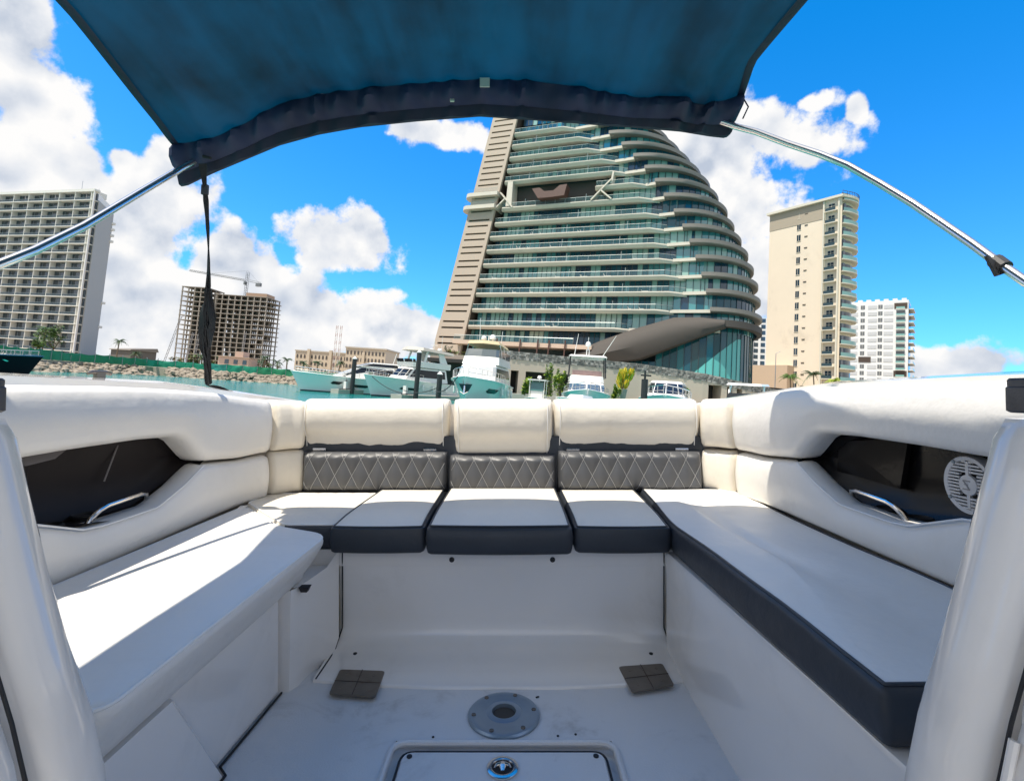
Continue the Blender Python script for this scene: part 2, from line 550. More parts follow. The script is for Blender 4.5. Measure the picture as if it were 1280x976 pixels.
# ------------------------------------------------------------------ main tower
CREAM = mat('cream_concrete', (0.60, 0.56, 0.48), 0.7, var=0.06, vscale=0.3)
WHITE_S = mat('white_slab', (0.55, 0.505, 0.43), 0.65, var=0.08, vscale=0.4, dirt=(0.34, 0.31, 0.27), dscale=0.7, damt=0.4)
TAUPE = mat('taupe_cladding', (0.44, 0.355, 0.285), 0.7, var=0.07, vscale=0.25)
TAUPE_B = mat('grey_taupe_band', (0.185, 0.168, 0.15), 0.55, var=0.08, vscale=0.3)
SWOOP = mat('bronze_grey_cladding', (0.065, 0.057, 0.051), 0.8, var=0.10, vscale=0.25)
SLOT = mat('dark_brown_slot', (0.07, 0.05, 0.04), 0.8)
GL = [mat('glass_deep_teal', (0.009, 0.082, 0.118), 0.06, spec=.6, ior=1.55), mat('glass_teal', (0.035, 0.225, 0.25), 0.08, spec=1.0, ior=1.7),
      mat('curtain_behind_glass', (0.26, 0.42, 0.38), 0.16, spec=0.8), mat('glass_dark_blue', (0.006, 0.045, 0.085), 0.05, spec=.7, ior=1.6),
      mat('curtain_pale', (0.42, 0.52, 0.46), 0.2, spec=0.8)]
MULL = mat('dark_mullion', (0.03, 0.05, 0.055), 0.45)
RAILG = glass_mat('balcony_rail_glass', (0.10, 0.25, 0.27), 0.20)
RAILM = mat('rail_metal', (0.42, 0.47, 0.47), 0.35, metal=0.3)
LOUNGE = mat('patio_white', (0.5, 0.5, 0.48), 0.6)
PINKC = mat('pink_stone', (0.50, 0.38, 0.30), 0.8, var=0.1)
RUST = mat('rust_brown_metal', (0.085, 0.04, 0.03), 0.55, var=0.2)

def main_tower():
    LEAN = 0.14
    T = thing('curved_glass_tower', 'tall tapering tower with curved balcony bands, teal glass and a slotted taupe edge wall', 'tower', (-11.96, 116, 0), R(-22))
    rnd = random.Random(11)
    FZ = [16.1, 20.1, 23.9, 27.4, 31.1, 34.6, 38.0, 41.5, 45.3, 48.9, 52.3, 55.5, 58.7, 62.0, 65.3, 68.5, 71.8, 75.1, 78.4, 81.7, 85.0, 88.3, 91.6]
    XL = [(12, -0.6), (16.1, 0), (27.4, 1.2), (38, 2.4), (45, 4.0), (55, 4.5), (68, 5.4), (92, 7)]
    XB = [(16.1, 38), (20.1, 46), (23.9, 48.3), (27.4, 47.3), (31.1, 46), (34.6, 44.6), (38, 43.8), (41.5, 42.6), (45.3, 41), (48.9, 39.3), (52.3, 34.5), (55.5, 32), (58.7, 28.3), (62, 25.9), (65.3, 21.8), (68.5, 18), (80, 10), (92, 8)]
    XW = [(16, 53.2), (21.9, 51.7), (25.5, 50.9), (29.2, 49.65), (33, 48.3), (36.4, 46.9), (40.4, 44.9), (44, 42.6), (47.5, 40.8), (51.4, 38.2), (54.8, 35.4), (58.1, 32.5), (61.6, 29.2), (68, 23), (80, 14), (92, 9)]
    XE = [(8, 60.0), (16, 62.0), (21.5, 62.1), (28.6, 61), (33.2, 59.6), (36.7, 58.2), (40, 56.6), (45, 54.6), (52, 50.6), (56, 47.9), (60.5, 44.4), (65, 40.8), (68.8, 36.7), (80, 26), (92, 13)]
    def P(X, y, z):
        return (X, y + LEAN * z, z)
    def nose(z, off, n=16, y0=1.0, ph1=150, xs=None):
        xw, xe = lerp(XW, z) if xs is None else xs, lerp(XE, z)
        a = max(2.0, xe - xw); bb = 15.0
        out = []
        for k in range(n + 1):
            ph = R(ph1) * k / n
            X = xw + a * math.sin(ph); y = y0 + bb * (1 - math.cos(ph))
            nx, ny = math.sin(ph) / a, -math.cos(ph) / bb
            l = math.hypot(nx, ny); out.append((X + nx / l * off, y + ny / l * off))
        return out
    # blade wall with pairs of slots
    BLf = lambda z: -8.66 + (z - 9.7) * 0.118
    BRf = lambda z: -1.0 + (z - 11.7) * 0.108
    b = MB(); z0, z1 = 1.5, 93.0
    b.hexa([P(BLf(z0), 0.7, z0), P(BRf(z0), 0.7, z0), P(BRf(z0), 16, z0), P(BLf(z0), 16, z0), P(BLf(z1), 0.7, z1), P(BRf(z1), 0.7, z1), P(BRf(z1), 12, z1), P(BLf(z1), 12, z1)])
    blade = b.build('edge_wall', SLOT, T)  # dark brown puts the shade deep in the slots into the colour
    b = MB()
    def strip(xa0, xa1, xb0, xb1, za, zb):
        b.hexa([P(xa0, 0, za), P(xa1, 0, za), P(xa1, 0.72, za), P(xa0, 0.72, za), P(xb0, 0, zb), P(xb1, 0, zb), P(xb1, 0.72, zb), P(xb0, 0.72, zb)])
    for (f0, f1) in ((0, 0.11), (0.89, 1.0)):
        g = lambda z, f: BLf(z) + (BRf(z) - BLf(z)) * f
        strip(g(z0, f0), g(z0, f1), g(z1, f0), g(z1, f1), z0, z1)
    g = lambda z, f: BLf(z) + (BRf(z) - BLf(z)) * f
    prev = z0
    fz2 = [8.6, 12.3] + FZ
    for z in fz2:
        for zs in (z - 0.75, z + 0.75):
            strip(g(prev, .11), g(prev, .89), g(zs, .11), g(zs, .89), prev, zs)
            prev = zs + 0.42
    strip(g(prev, .11), g(prev, .89), g(z1, .11), g(z1, .89), prev, z1)
    b.hexa([P(BLf(z0) - .02, 0.7, z0), P(BLf(z0) + .06, 0.7, z0), P(BLf(z0) + .06, 16.1, z0), P(BLf(z0) - .02, 16.1, z0), P(BLf(z1) - .02, 0.7, z1), P(BLf(z1) + .06, 0.7, z1), P(BLf(z1) + .06, 12.1, z1), P(BLf(z1) - .02, 12.1, z1)])
    b.build('wall_cladding', TAUPE, blade)
    # rounded double balcony that hugs the blade
    for z in (45.6, 48.9):
        b = MB(); prof = []
        xl, xr = BLf(z) - 1.6, BRf(z) + 0.3
        for k in range(13):
            a = R(90) + R(180) * k / 12
            prof.append((xl + 1.7 + 2.6 * math.cos(a) * 0.75, 1.2 - 2.6 * math.sin(a)))
        prof = [(xr, -1.4)] + [(x, y) for x, y in prof] + [(xr, 3.8)]
        b.loft([[P(x, y, zz) for x, y in prof] for zz in (z - 0.5, z + 0.45)])
        sl = b.build('balcony_slab', WHITE_S, T)
        b = MB(); pr2 = [(x, y) for x, y in prof[:-1]]
        b.grid([[P(x, y, zz) for x, y in pr2] for zz in (z + 0.45, z + 1.45)])
        b.build('railing', RAILG, sl)
    # cross braces by the void
    for (xa, za, xb, zb) in ((3.6, 49.3, 7.2, 45.2), (2.6, 45.1, 5.0, 47.6), (26.2, 45.5, 30.4, 50.2), (28.2, 47.8, 30.8, 45.4)):
        b = MB(); d = Vector((xb - xa, zb - za)).normalized(); nx, nz = -d.y * 0.15, d.x * 0.15
        b.hexa([P(xa - nx, -0.35, za - nz), P(xb - nx, -0.35, zb - nz), P(xb - nx, 1.5, zb - nz), P(xa - nx, 1.5, za - nz), P(xa + nx, -0.35, za + nz), P(xb + nx, -0.35, zb + nz), P(xb + nx, 1.5, zb + nz), P(xa + nx, 1.5, za + nz)])
        b.build('brace', WHITE_S, T)
    # core: keeps daylight out of the building
    b = MB(); rings = []
    for z in (1.5, 16, 24, 32, 40, 48, 56, 64, 72, 82, 92):
        nz = nose(z, -1.9, 10)
        ring = [P(lerp(XL, z) + 0.5, 3.6, z), P(lerp(XB, z), 3.6, z)] + [P(x, y + 2.6, z) for x, y in nz[1:]] + [P(lerp(XL, z) + 0.5, 30, z)]
        rings.append(ring)
    b.loft(rings); b.build('core', mat('tower_core', (0.05, 0.07, 0.075), 0.8), T)
    def glaze_strip(b, pts, z0, z1, wpane, mull=True, fixed=None):
        """panes along a plan polyline; each pane sits at its own slight depth"""
        Ls = [0]
        for p, q in zip(pts[:-1], pts[1:]):
            Ls.append(Ls[-1] + math.hypot(q[0] - p[0], q[1] - p[1]))
        n = max(1, round(Ls[-1] / wpane))
        def at(s):
            for i in range(len(pts) - 1):
                if s <= Ls[i + 1] + 1e-6:
                    u = (s - Ls[i]) / max(1e-6, Ls[i + 1] - Ls[i]); return (pts[i][0] + (pts[i + 1][0] - pts[i][0]) * u, pts[i][1] + (pts[i + 1][1] - pts[i][1]) * u)
            return pts[-1]
        run = 0; cm = 1
        for k in range(n):
            if run <= 0:
                cm = rnd.choice([0, 0, 0, 3, 3, 1, 1, 2, 2, 4]) if fixed is None else rnd.choice(fixed); run = rnd.randint(1, 5)
            run -= 1
            a, c = at(Ls[-1] * k / n), at(Ls[-1] * (k + 1) / n)
            d = rnd.uniform(-0.05, 0.05)
            mi = cm if rnd.random() < 0.75 else rnd.choice([0, 0, 3, 1, 2])
            tl = rnd.uniform(-0.02, 0.02)
            b.poly([P(a[0], a[1] + d, z0), P(c[0], c[1] + d + tl, z0), P(c[0], c[1] + d + tl, z1), P(a[0], a[1] + d, z1)], mi)
            if mull:
                b.hexa([P(a[0] - .05, a[1] - .12, z0), P(a[0] + .05, a[1] - .12, z0), P(a[0] + .05, a[1] + .1, z0), P(a[0] - .05, a[1] + .1, z0),
                        P(a[0] - .05, a[1] - .12, z1), P(a[0] + .05, a[1] - .12, z1), P(a[0] + .05, a[1] + .1, z1), P(a[0] - .05, a[1] + .1, z1)], 5)
    void = (45.3, 48.9)
    for i, z in enumerate(FZ[:-1]):
        zn = FZ[i + 1]
        xl, xb, xw = lerp(XL, z), lerp(XB, z), lerp(XW, z)
        inv = z in void
        # glazing of this storey
        b = MB()
        ztop = zn - 0.35
        x0 = xl + 0.7 if not inv else 30.5
        glaze_strip(b, [(x0, 2.7), (xb - 1, 2.7)], z, ztop, 1.15)
        glaze_strip(b, [(xb - 1, 2.3), (xw + 0.3, 2.0)], z, ztop, 1.5, fixed=[0, 1, 1, 2, 3])
        glaze_strip(b, nose(z + 1.5, -1.1, 14), z, ztop, 1.5, fixed=[0, 0, 1, 1, 2, 3])
        if zn < 90:
            b.build('glazing', GL + [MULL], T)
        if z < 68:
            # balcony slab: thick rounded fascia, soffit rising to the wall, chamfered right end
            xs = xl - 0.3 if not inv else (26.8 if z > 47 else 4.2)
            b = MB(); rings = []
            for (dy, zt, zbm) in ((0.0, 0.0, -0.42), (-0.12, -0.1, -0.3), (0.0, 0.08, 0.0), (2.9, 0.08, 0.0), (2.9, 0.0, -0.16), (0.35, 0.0, -0.62)):
                pass
            prof = [(0.05, 0.14), (-0.09, 0.04), (-0.10, -0.16), (0.10, -0.34), (0.75, -0.72), (2.9, -0.42), (2.9, 0.14)]
            xend = xb
            b.loft([[P(X, max(y, yc), z + h) for y, h in prof] for X, yc in ((xs, 0.35), (xs + 0.35, -0.2), (xend - 4.2, -0.2), (xend - 0.6, 2.2), (xend, 2.5))])
            sl = b.build('balcony_slab', WHITE_S, T, smooth=True, angle=40)
            b = MB(); path = [(xs + 0.2, 2.2), (xs + 0.2, 0.1), (xend - 4.2, 0.1), (xend - 1.0, 2.0)]
            for p, q in zip(path[:-1], path[1:]):
                b.poly([P(p[0], p[1], z + 0.2), P(q[0], q[1], z + 0.2), P(q[0], q[1], z + 1.18), P(p[0], p[1], z + 1.18)], 0)
                b.tube([P(p[0], p[1], z + 1.2), P(q[0], q[1], z + 1.2)], 0.045, 5, 1)
            X = xs + 1.5
            while X < xend - 4.5:
                b.tube([P(X, 0.1, z + 0.15), P(X, 0.1, z + 1.2)], 0.028, 4, 1); X += 2.4
            X = xs + rnd.uniform(6, 9)
            while X < xend - 6:      # taller party screens between flats
                b.hexa([P(X, 0.15, z + .15), P(X + .06, 0.15, z + .15), P(X + .06, 2.6, z + .15), P(X, 2.6, z + .15), P(X, .15, z + 1.9), P(X + .06, .15, z + 1.9), P(X + .06, 2.6, z + 2.3), P(X, 2.6, z + 2.3)], 0)
                b.tube([P(X, 0.1, z + 0.15), P(X, 0.1, z + 1.95)], 0.05, 4, 1)
                X += rnd.uniform(11, 15)
            b.build('railing', [RAILG, RAILM], sl)
            if z < 40 and not inv:      # loungers and tables on the balcony
                b = MB()
                for k in range(5):
                    X = rnd.uniform(xs + 1, xend - 6); w = rnd.uniform(0.5, 1.6); h = rnd.uniform(0.35, 0.75)
                    b.hexa([P(X, 0.8, z + .3), P(X + w, 0.8, z + .3), P(X + w, 1.4, z + .3), P(X, 1.4, z + .3), P(X, 0.8, z + .42), P(X + w, .8, z + .42), P(X + w, 1.4, z + .42), P(X, 1.4, z + .42)])
                    b.hexa([P(X, 0.8, z + .42), P(X + .1, 0.8, z + .42), P(X + .1, 1.4, z + .42), P(X, 1.4, z + .42), P(X - .2, .8, z + .3 + h), P(X - .1, .8, z + .3 + h), P(X - .1, 1.4, z + .3 + h), P(X - .2, 1.4, z + .3 + h)])
                b.build('balcony_furniture', LOUNGE, sl)
        # white slab edge between balcony and curved band
        b = MB()
        b.hexa([P(xb - 1.5, 1.5, z - .36), P(xw + 1.0, 0.9, z - .36), P(xw + 1.0, 3.4, z - .36), P(xb - 1.5, 3.4, z - .36), P(xb - 1.5, 1.5, z + .3), P(xw + 1.0, .9, z + .3), P(xw + 1.0, 3.4, z + .3), P(xb - 1.5, 3.4, z + .3)])
        b.build('slab_edge', WHITE_S, T)
        # taupe parapet band that wraps the rounded end
        if z > 20 and z < 90:
            b = MB()
            po = nose(z, 0.3, 20, y0=0.2); pm = nose(z - 0.4, 0.05, 20, y0=0.2); pi = nose(z, -2.2, 20, y0=0.2)
            rings = []
            for k in range(21):
                u = min(1, k / 4); top = 0.62
                rings.append([P(pm[k][0], pm[k][1], z - 0.34), P(po[k][0], po[k][1], z - 0.16), P(po[k][0], po[k][1], z + top), P(po[k][0] * 0.985 + pi[k][0] * 0.015, po[k][1] * 0.88 + pi[k][1] * 0.12, z + top), P(po[k][0] * .98 + pi[k][0] * .02, po[k][1] * 0.86 + pi[k][1] * 0.14, z + .1), P(pi[k][0], pi[k][1] + 0.4, z + 0.1), P(pi[k][0], pi[k][1] + 0.4, z - 0.4)])
            b.loft(rings)
            b.build('parapet_band', TAUPE_B, T, smooth=True, angle=30)
    # void with the folded red-brown pool box
    b = MB(); b.hexa([P(6.2, 3.2, 46.0), P(28.0, 3.2, 46.0), P(30.2, 3.2, 51.6), P(6.8, 3.2, 51.6), P(6.2, 3.5, 46.0), P(28.0, 3.5, 46.0), P(30.2, 3.5, 51.6), P(6.8, 3.5, 51.6)])
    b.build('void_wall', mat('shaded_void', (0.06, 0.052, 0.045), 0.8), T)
    b = MB(); b.hexa([P(5.4, -0.2, 45.6), P(6.9, -0.2, 45.6), P(6.9, 3, 45.6), P(5.4, 3, 45.6), P(5.2, -0.2, 52), P(6.5, -0.2, 52), P(6.5, 3, 52), P(5.2, 3, 52)]); b.build('pier', WHITE_S, T)
    b = MB(); b.hexa([P(30.2, 0.0, 49.2), P(30.6, 0, 49.2), P(30.6, 2.5, 49.2), P(30.2, 2.5, 49.2), P(30.5, 0, 52.2), P(30.9, 0, 52.2), P(30.9, 2.5, 52.2), P(30.5, 2.5, 52.2)]); b.build('pier', WHITE_S, T)
    b = MB()
    top = [(12.3, 48.9), (14.2, 49.0), (15.4, 48.0), (17.6, 48.0), (19.0, 49.2), (20.7, 49.3)]; bot = [(14.0, 46.4), (14.2, 46.4), (15.4, 46.35), (17.6, 46.4), (19.0, 46.5), (20.3, 46.6)]
    for yy, (a, c) in ((0, (top, bot)),):
        b.loft([[P(x, -1.7, z) for x, z in a] + [P(x, -1.7, z) for x, z in c[::-1]], [P(x, 1.0, z) for x, z in a] + [P(x, 1.0, z) for x, z in c[::-1]]])
    b.build('pool_box', RUST, T)
    # swooping canopy over the lobby: a thick wing from low left up to the right
    tp = [(19.0, 7.6), (24, 9.9), (31.3, 13.4), (38.1, 16.1), (45.5, 18.5), (50.5, 18.6), (54.9, 18.1)]
    bt = [(19.0, 7.0), (24, 7.6), (33.05, 8.9), (39.13, 9.9), (44, 12.0), (50.0, 14.6), (54.9, 16.9)]
    b = MB(); rings = []
    for k, ((xa, za), (xc, zc)) in enumerate(zip(tp, bt)):
        bul = [1.6, 2.4, 3.0, 2.8, 2.0, 1.4, 1.0][k]
        mx_, mz = (xa + xc) / 2, (za + zc) / 2
        rings.append([P(xa, -0.2, za), P(xa * .7 + xc * .3, -bul * 0.75, za * .72 + zc * .28), P(xa * .35 + xc * .65, -bul, za * .4 + zc * .6 - 0.2), P(xc, -bul * 0.55, zc - .15), P(xc + .3, 1.5, zc - .2), P(xa, 3.0, za)])
    b.loft(rings); wing = b.build('swooping_canopy', SWOOP, T, smooth=True, angle=50)
    b = MB(); po = nose(17.5, 0.35, 18, y0=0.0, xs=53.0)
    b.loft([[P(x, y, 16.9), P(x, y, 18.2), P(x - .9, y + 1.4, 18.2), P(x - .9, y + 1.4, 16.9)] for x, y in po]); b.build('canopy_rim', SWOOP, wing, smooth=True, angle=30)
    # lobby curtain wall under the swoop: panes with mullions
    path = [(22, 2.2), (40, 1.6), (50, 0.8)] + [(x, y) for x, y in nose(12, -0.3, 14, y0=0.6, xs=51.0)[1:]]
    Ls = [0]
    for p, q in zip(path[:-1], path[1:]):
        Ls.append(Ls[-1] + math.hypot(q[0] - p[0], q[1] - p[1]))
    def at(s):
        for i in range(len(path) - 1):
            if s <= Ls[i + 1] + 1e-6:
                u = (s - Ls[i]) / (Ls[i + 1] - Ls[i]); return (path[i][0] + (path[i + 1][0] - path[i][0]) * u, path[i][1] + (path[i + 1][1] - path[i][1]) * u)
        return path[-1]
    n = int(Ls[-1] / 1.35)
    LG = [mat('lobby_glass_dark', (0.006, 0.055, 0.065), 0.08, spec=.55), mat('lobby_glass_blue', (0.008, 0.07, 0.10), 0.08, spec=.55), mat('lobby_glass_teal', (0.012, 0.11, 0.12), 0.08, spec=.55), mat('lobby_glass_reflection', (0.10, 0.42, 0.40), 0.12, spec=.5)]
    for k in range(n):
        a, c = at(Ls[-1] * k / n), at(Ls[-1] * (k + 1) / n)
        ztop = 17.4 if a[0] > 42 else 9.6
        refl_top = lambda X: min(15.0, 6.0 + max(0, (X - 48.0)) * 0.95)     # painted reflection: panes are paler below a sloping edge
        col = rnd.choice([0, 0, 1, 2])
        d = rnd.uniform(-.04, .04); ins = 0.05
        ax, ay = a[0] + (c[0] - a[0]) * .04, a[1] + (c[1] - a[1]) * .04; bx, by = a[0] + (c[0] - a[0]) * .96, a[1] + (c[1] - a[1]) * .96
        def pane(z0a, z0c, z1a, z1c, m):
            b = MB()
            b.hexa([P(ax, ay + d, z0a), P(bx, by + d, z0c), P(bx, by + .12, z0c), P(ax, ay + .12, z0a), P(ax, ay + d, z1a), P(bx, by + d, z1c), P(bx, by + .12, z1c), P(ax, ay + .12, z1a)])
            b.build('pane', m, T)
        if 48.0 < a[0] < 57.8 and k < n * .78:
            la, lc = refl_top(a[0]), refl_top(max(c[0], a[0]))
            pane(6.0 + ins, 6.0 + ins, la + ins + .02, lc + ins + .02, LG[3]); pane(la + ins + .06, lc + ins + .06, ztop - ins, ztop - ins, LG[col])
        else:
            pane(6.0 + ins, 6.0 + ins, ztop - ins, ztop - ins, LG[col])
    for k in range(n + 1):
        b = MB()
        a = at(Ls[-1] * k / n); ztop = 17.2 if a[0] > 42 else 9.6
        b.hexa([P(a[0] - .05, a[1] - .16, 6), P(a[0] + .05, a[1] - .16, 6), P(a[0] + .05, a[1] + .2, 6), P(a[0] - .05, a[1] + .2, 6), P(a[0] - .05, a[1] - .16, ztop), P(a[0] + .05, a[1] - .16, ztop), P(a[0] + .05, a[1] + .2, ztop), P(a[0] - .05, a[1] + .2, ztop)])
        b.build('mullion', MULL, T)
    # lowest terrace on brown posts
    b = MB(); b.hexa([P(-2.2, -2.5, 11.6), P(30, -2.5, 11.2), P(31, 3.5, 11.2), P(-2.0, 3.5, 11.6), P(-2.2, -2.5, 12.5), P(30, -2.5, 12.1), P(31, 3.5, 12.1), P(-2.0, 3.5, 12.5)]); ter = b.build('terrace_slab', PINKC, T)
    b = MB(); b.poly([P(-2, -2.4, 12.5), P(26, -2.4, 12.2), P(26, -2.4, 13.4), P(-2, -2.4, 13.6)], 0); b.tube([P(-2, -2.4, 13.6), P(26, -2.4, 13.4)], .05, 5, 1)
    for k in range(15):
        b.tube([P(-2 + 2 * k, -2.4, 12.4), P(-2 + 2 * k, -2.4, 13.55)], .03, 4, 1)
    b.build('railing', [RAILG, RAILM], ter)
    for X in (9, 14.5, 18.5, 21, 24.5):
        b = MB(); b.tube([P(X, -2.9, 6.8), P(X, -2.9, 12.9)], 0.16, 6); b.build('post', RUST, T)
    b = MB(); glaze_strip(b, [(-1, 3.2), (36, 3.2)], 12.3, 15.5, 1.15); glaze_strip(b, [(-1, 4.2), (22, 4.2)], 7, 11.5, 2.0, fixed=[0, 3, 3]); b.build('glazing', GL + [MULL], T)
    return T
main_tower()

# podium in front of the tower: beige wall with openings under a grey stone parapet
BEIGE = mat('beige_render', (0.50, 0.44, 0.36), 0.85, var=0.07, vscale=0.5)
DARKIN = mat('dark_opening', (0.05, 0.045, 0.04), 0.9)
STONES = [mat('grey_stone_a', (0.15, 0.15, 0.14), 0.9, var=0.3, vscale=6), mat('grey_stone_b', (0.27, 0.26, 0.24), 0.9, var=0.3, vscale=6), mat('grey_stone_c', (0.40, 0.38, 0.35), 0.9, var=0.2, vscale=6)]
def podium():
    t = thing('podium_wall', 'long beige quay building with dark garage openings and a grey rubble stone parapet on top', 'wall', (0, 0, 1.5))
    path = [(-5.5, 85.5, 8.6), (-0.5, 86, 8.4), (22.1, 89.2, 8.0), (33, 89, 7.1), (41.1, 90, 6.0), (48.7, 95, 5.4), (60, 104, 5.0)]
    rnd = random.Random(4)
    bw = MB(); bs = MB(); bg = MB()
    for (x0, y0, z0), (x1, y1, z1) in zip(path[:-1], path[1:]):
        L_ = math.hypot(x1 - x0, y1 - y0); nx, ny = (y1 - y0) / L_, -(x1 - x0) / L_
        bw.hexa([(x0, y0, 3.7), (x1, y1, 3.7), (x1 - nx * 8, y1 - ny * 8, 3.7), (x0 - nx * 8, y0 - ny * 8, 3.7), (x0, y0, z0 - 2.85), (x1, y1, z1 - 2.85), (x1 - nx * 8, y1 - ny * 8, z1 - 2.85), (x0 - nx * 8, y0 - ny * 8, z0 - 2.85)])
        for (g0, g1, gh) in ((-.6, 1.0, 3.4), (2.2, 6.9, 3.6), (8.2, 11.6, 3.6), (33.0, 34.6, 1.6), (35.6, 36.4, 1.5), (37.2, 38.2, 1.4)):
            pass
        cuts = sorted([g for g in ((-.4, .9, 3.69), (2.1, 6.8, 3.69), (8.1, 11.4, 3.69), (34.0, 36.4, 2.2), (37.4, 38.4, 2.0), (39.2, 40.2, 2.0)) if x0 <= g[0] and g[1] <= x1])
        cur = x0
        for g in cuts + [(x1, x1, 0)]:
            ua, ub = (cur - x0) / (x1 - x0), (g[0] - x0) / (x1 - x0)
            a = (x0 + (x1 - x0) * ua, y0 + (y1 - y0) * ua); c = (x0 + (x1 - x0) * ub, y0 + (y1 - y0) * ub)
            bw.hexa([(a[0], a[1], -.2), (c[0], c[1], -.2), (c[0] - nx * 3, c[1] - ny * 3, -.2), (a[0] - nx * 3, a[1] - ny * 3, -.2), (a[0], a[1], 3.7), (c[0], c[1], 3.7), (c[0] - nx * 3, c[1] - ny * 3, 3.7), (a[0] - nx * 3, a[1] - ny * 3, 3.7)])
            cur = g[1]
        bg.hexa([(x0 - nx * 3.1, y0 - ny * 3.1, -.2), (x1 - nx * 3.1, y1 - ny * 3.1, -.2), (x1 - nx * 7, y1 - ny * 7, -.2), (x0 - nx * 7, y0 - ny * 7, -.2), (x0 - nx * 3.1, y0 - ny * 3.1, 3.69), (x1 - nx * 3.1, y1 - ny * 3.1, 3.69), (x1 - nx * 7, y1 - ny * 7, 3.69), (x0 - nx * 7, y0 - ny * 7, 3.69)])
        k = int(L_ / 0.42)
        for i in range(k):
            for j in range(4):
                u = (i + 0.5 + 0.5 * (j % 2) + rnd.uniform(-.1, .1)) / k
                w = 0.24 * rnd.uniform(.7, 1.2); hh = 0.17 * rnd.uniform(.7, 1.15)
                zz = z0 + (z1 - z0) * u - 2.85 + 0.18 + j * 0.335
                cxx, cyy = x0 + (x1 - x0) * u, y0 + (y1 - y0) * u
                dx, dy = (x1 - x0) / L_ * w, (y1 - y0) / L_ * w; p = rnd.uniform(0.03, 0.14)
                bs.hexa([(cxx - dx + nx * p, cyy - dy + ny * p, zz - hh), (cxx + dx + nx * p, cyy + dy + ny * p, zz - hh), (cxx + dx - nx * .3, cyy + dy - ny * .3, zz - hh), (cxx - dx - nx * .3, cyy - dy - ny * .3, zz - hh),
                         (cxx - dx + nx * p, cyy - dy + ny * p, zz + hh), (cxx + dx + nx * p, cyy + dy + ny * p, zz + hh), (cxx + dx - nx * .3, cyy + dy - ny * .3, zz + hh), (cxx - dx - nx * .3, cyy - dy - ny * .3, zz + hh)], rnd.choice([0, 0, 1, 1, 2]))
        bg.hexa([(x0 - nx * .05, y0 - ny * .05, z0 - 2.8), (x1 - nx * .05, y1 - ny * .05, z1 - 2.8), (x1 - nx * .5, y1 - ny * .5, z1 - 2.8), (x0 - nx * .5, y0 - ny * .5, z0 - 2.8), (x0 - nx * .05, y0 - ny * .05, z0 - 1.5), (x1 - nx * .05, y1 - ny * .05, z1 - 1.5), (x1 - nx * .5, y1 - ny * .5, z1 - 1.5), (x0 - nx * .5, y0 - ny * .5, z0 - 1.5)])
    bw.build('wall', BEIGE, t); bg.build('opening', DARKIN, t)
    o = bs.build('stone_parapet', STONES, t); o['kind'] = 'stuff'
    b = MB(); b.poly([(-14, 93, 5.6), (60, 100, 4.2), (75, 150, 4.2), (-20, 150, 5.6)]); b.build('terrace', CONC, t)
podium()

# ------------------------------------------------------------------ other buildings
WPAINT = mat('white_render', (0.70, 0.68, 0.64), 0.8, var=0.05, vscale=0.3, dirt=(0.42, 0.38, 0.33), dscale=0.15, damt=0.35)
SHADEGL = mat('dark_window_glass', (0.022, 0.045, 0.068), 0.08, spec=0.9, ior=1.6)
BLUEGL = mat('blue_rail_glass', (0.05, 0.085, 0.105), 0.15, spec=0.8)
GREYP = mat('grey_panel', (0.42, 0.43, 0.45), 0.75, var=0.06)
PEACH = mat('peach_render', (0.80, 0.69, 0.55), 0.85, var=0.05, vscale=0.2, dirt=(0.45, 0.37, 0.29), dscale=0.12, damt=0.4)
PEACHT = mat('pale_trim', (0.68, 0.64, 0.54), 0.8)

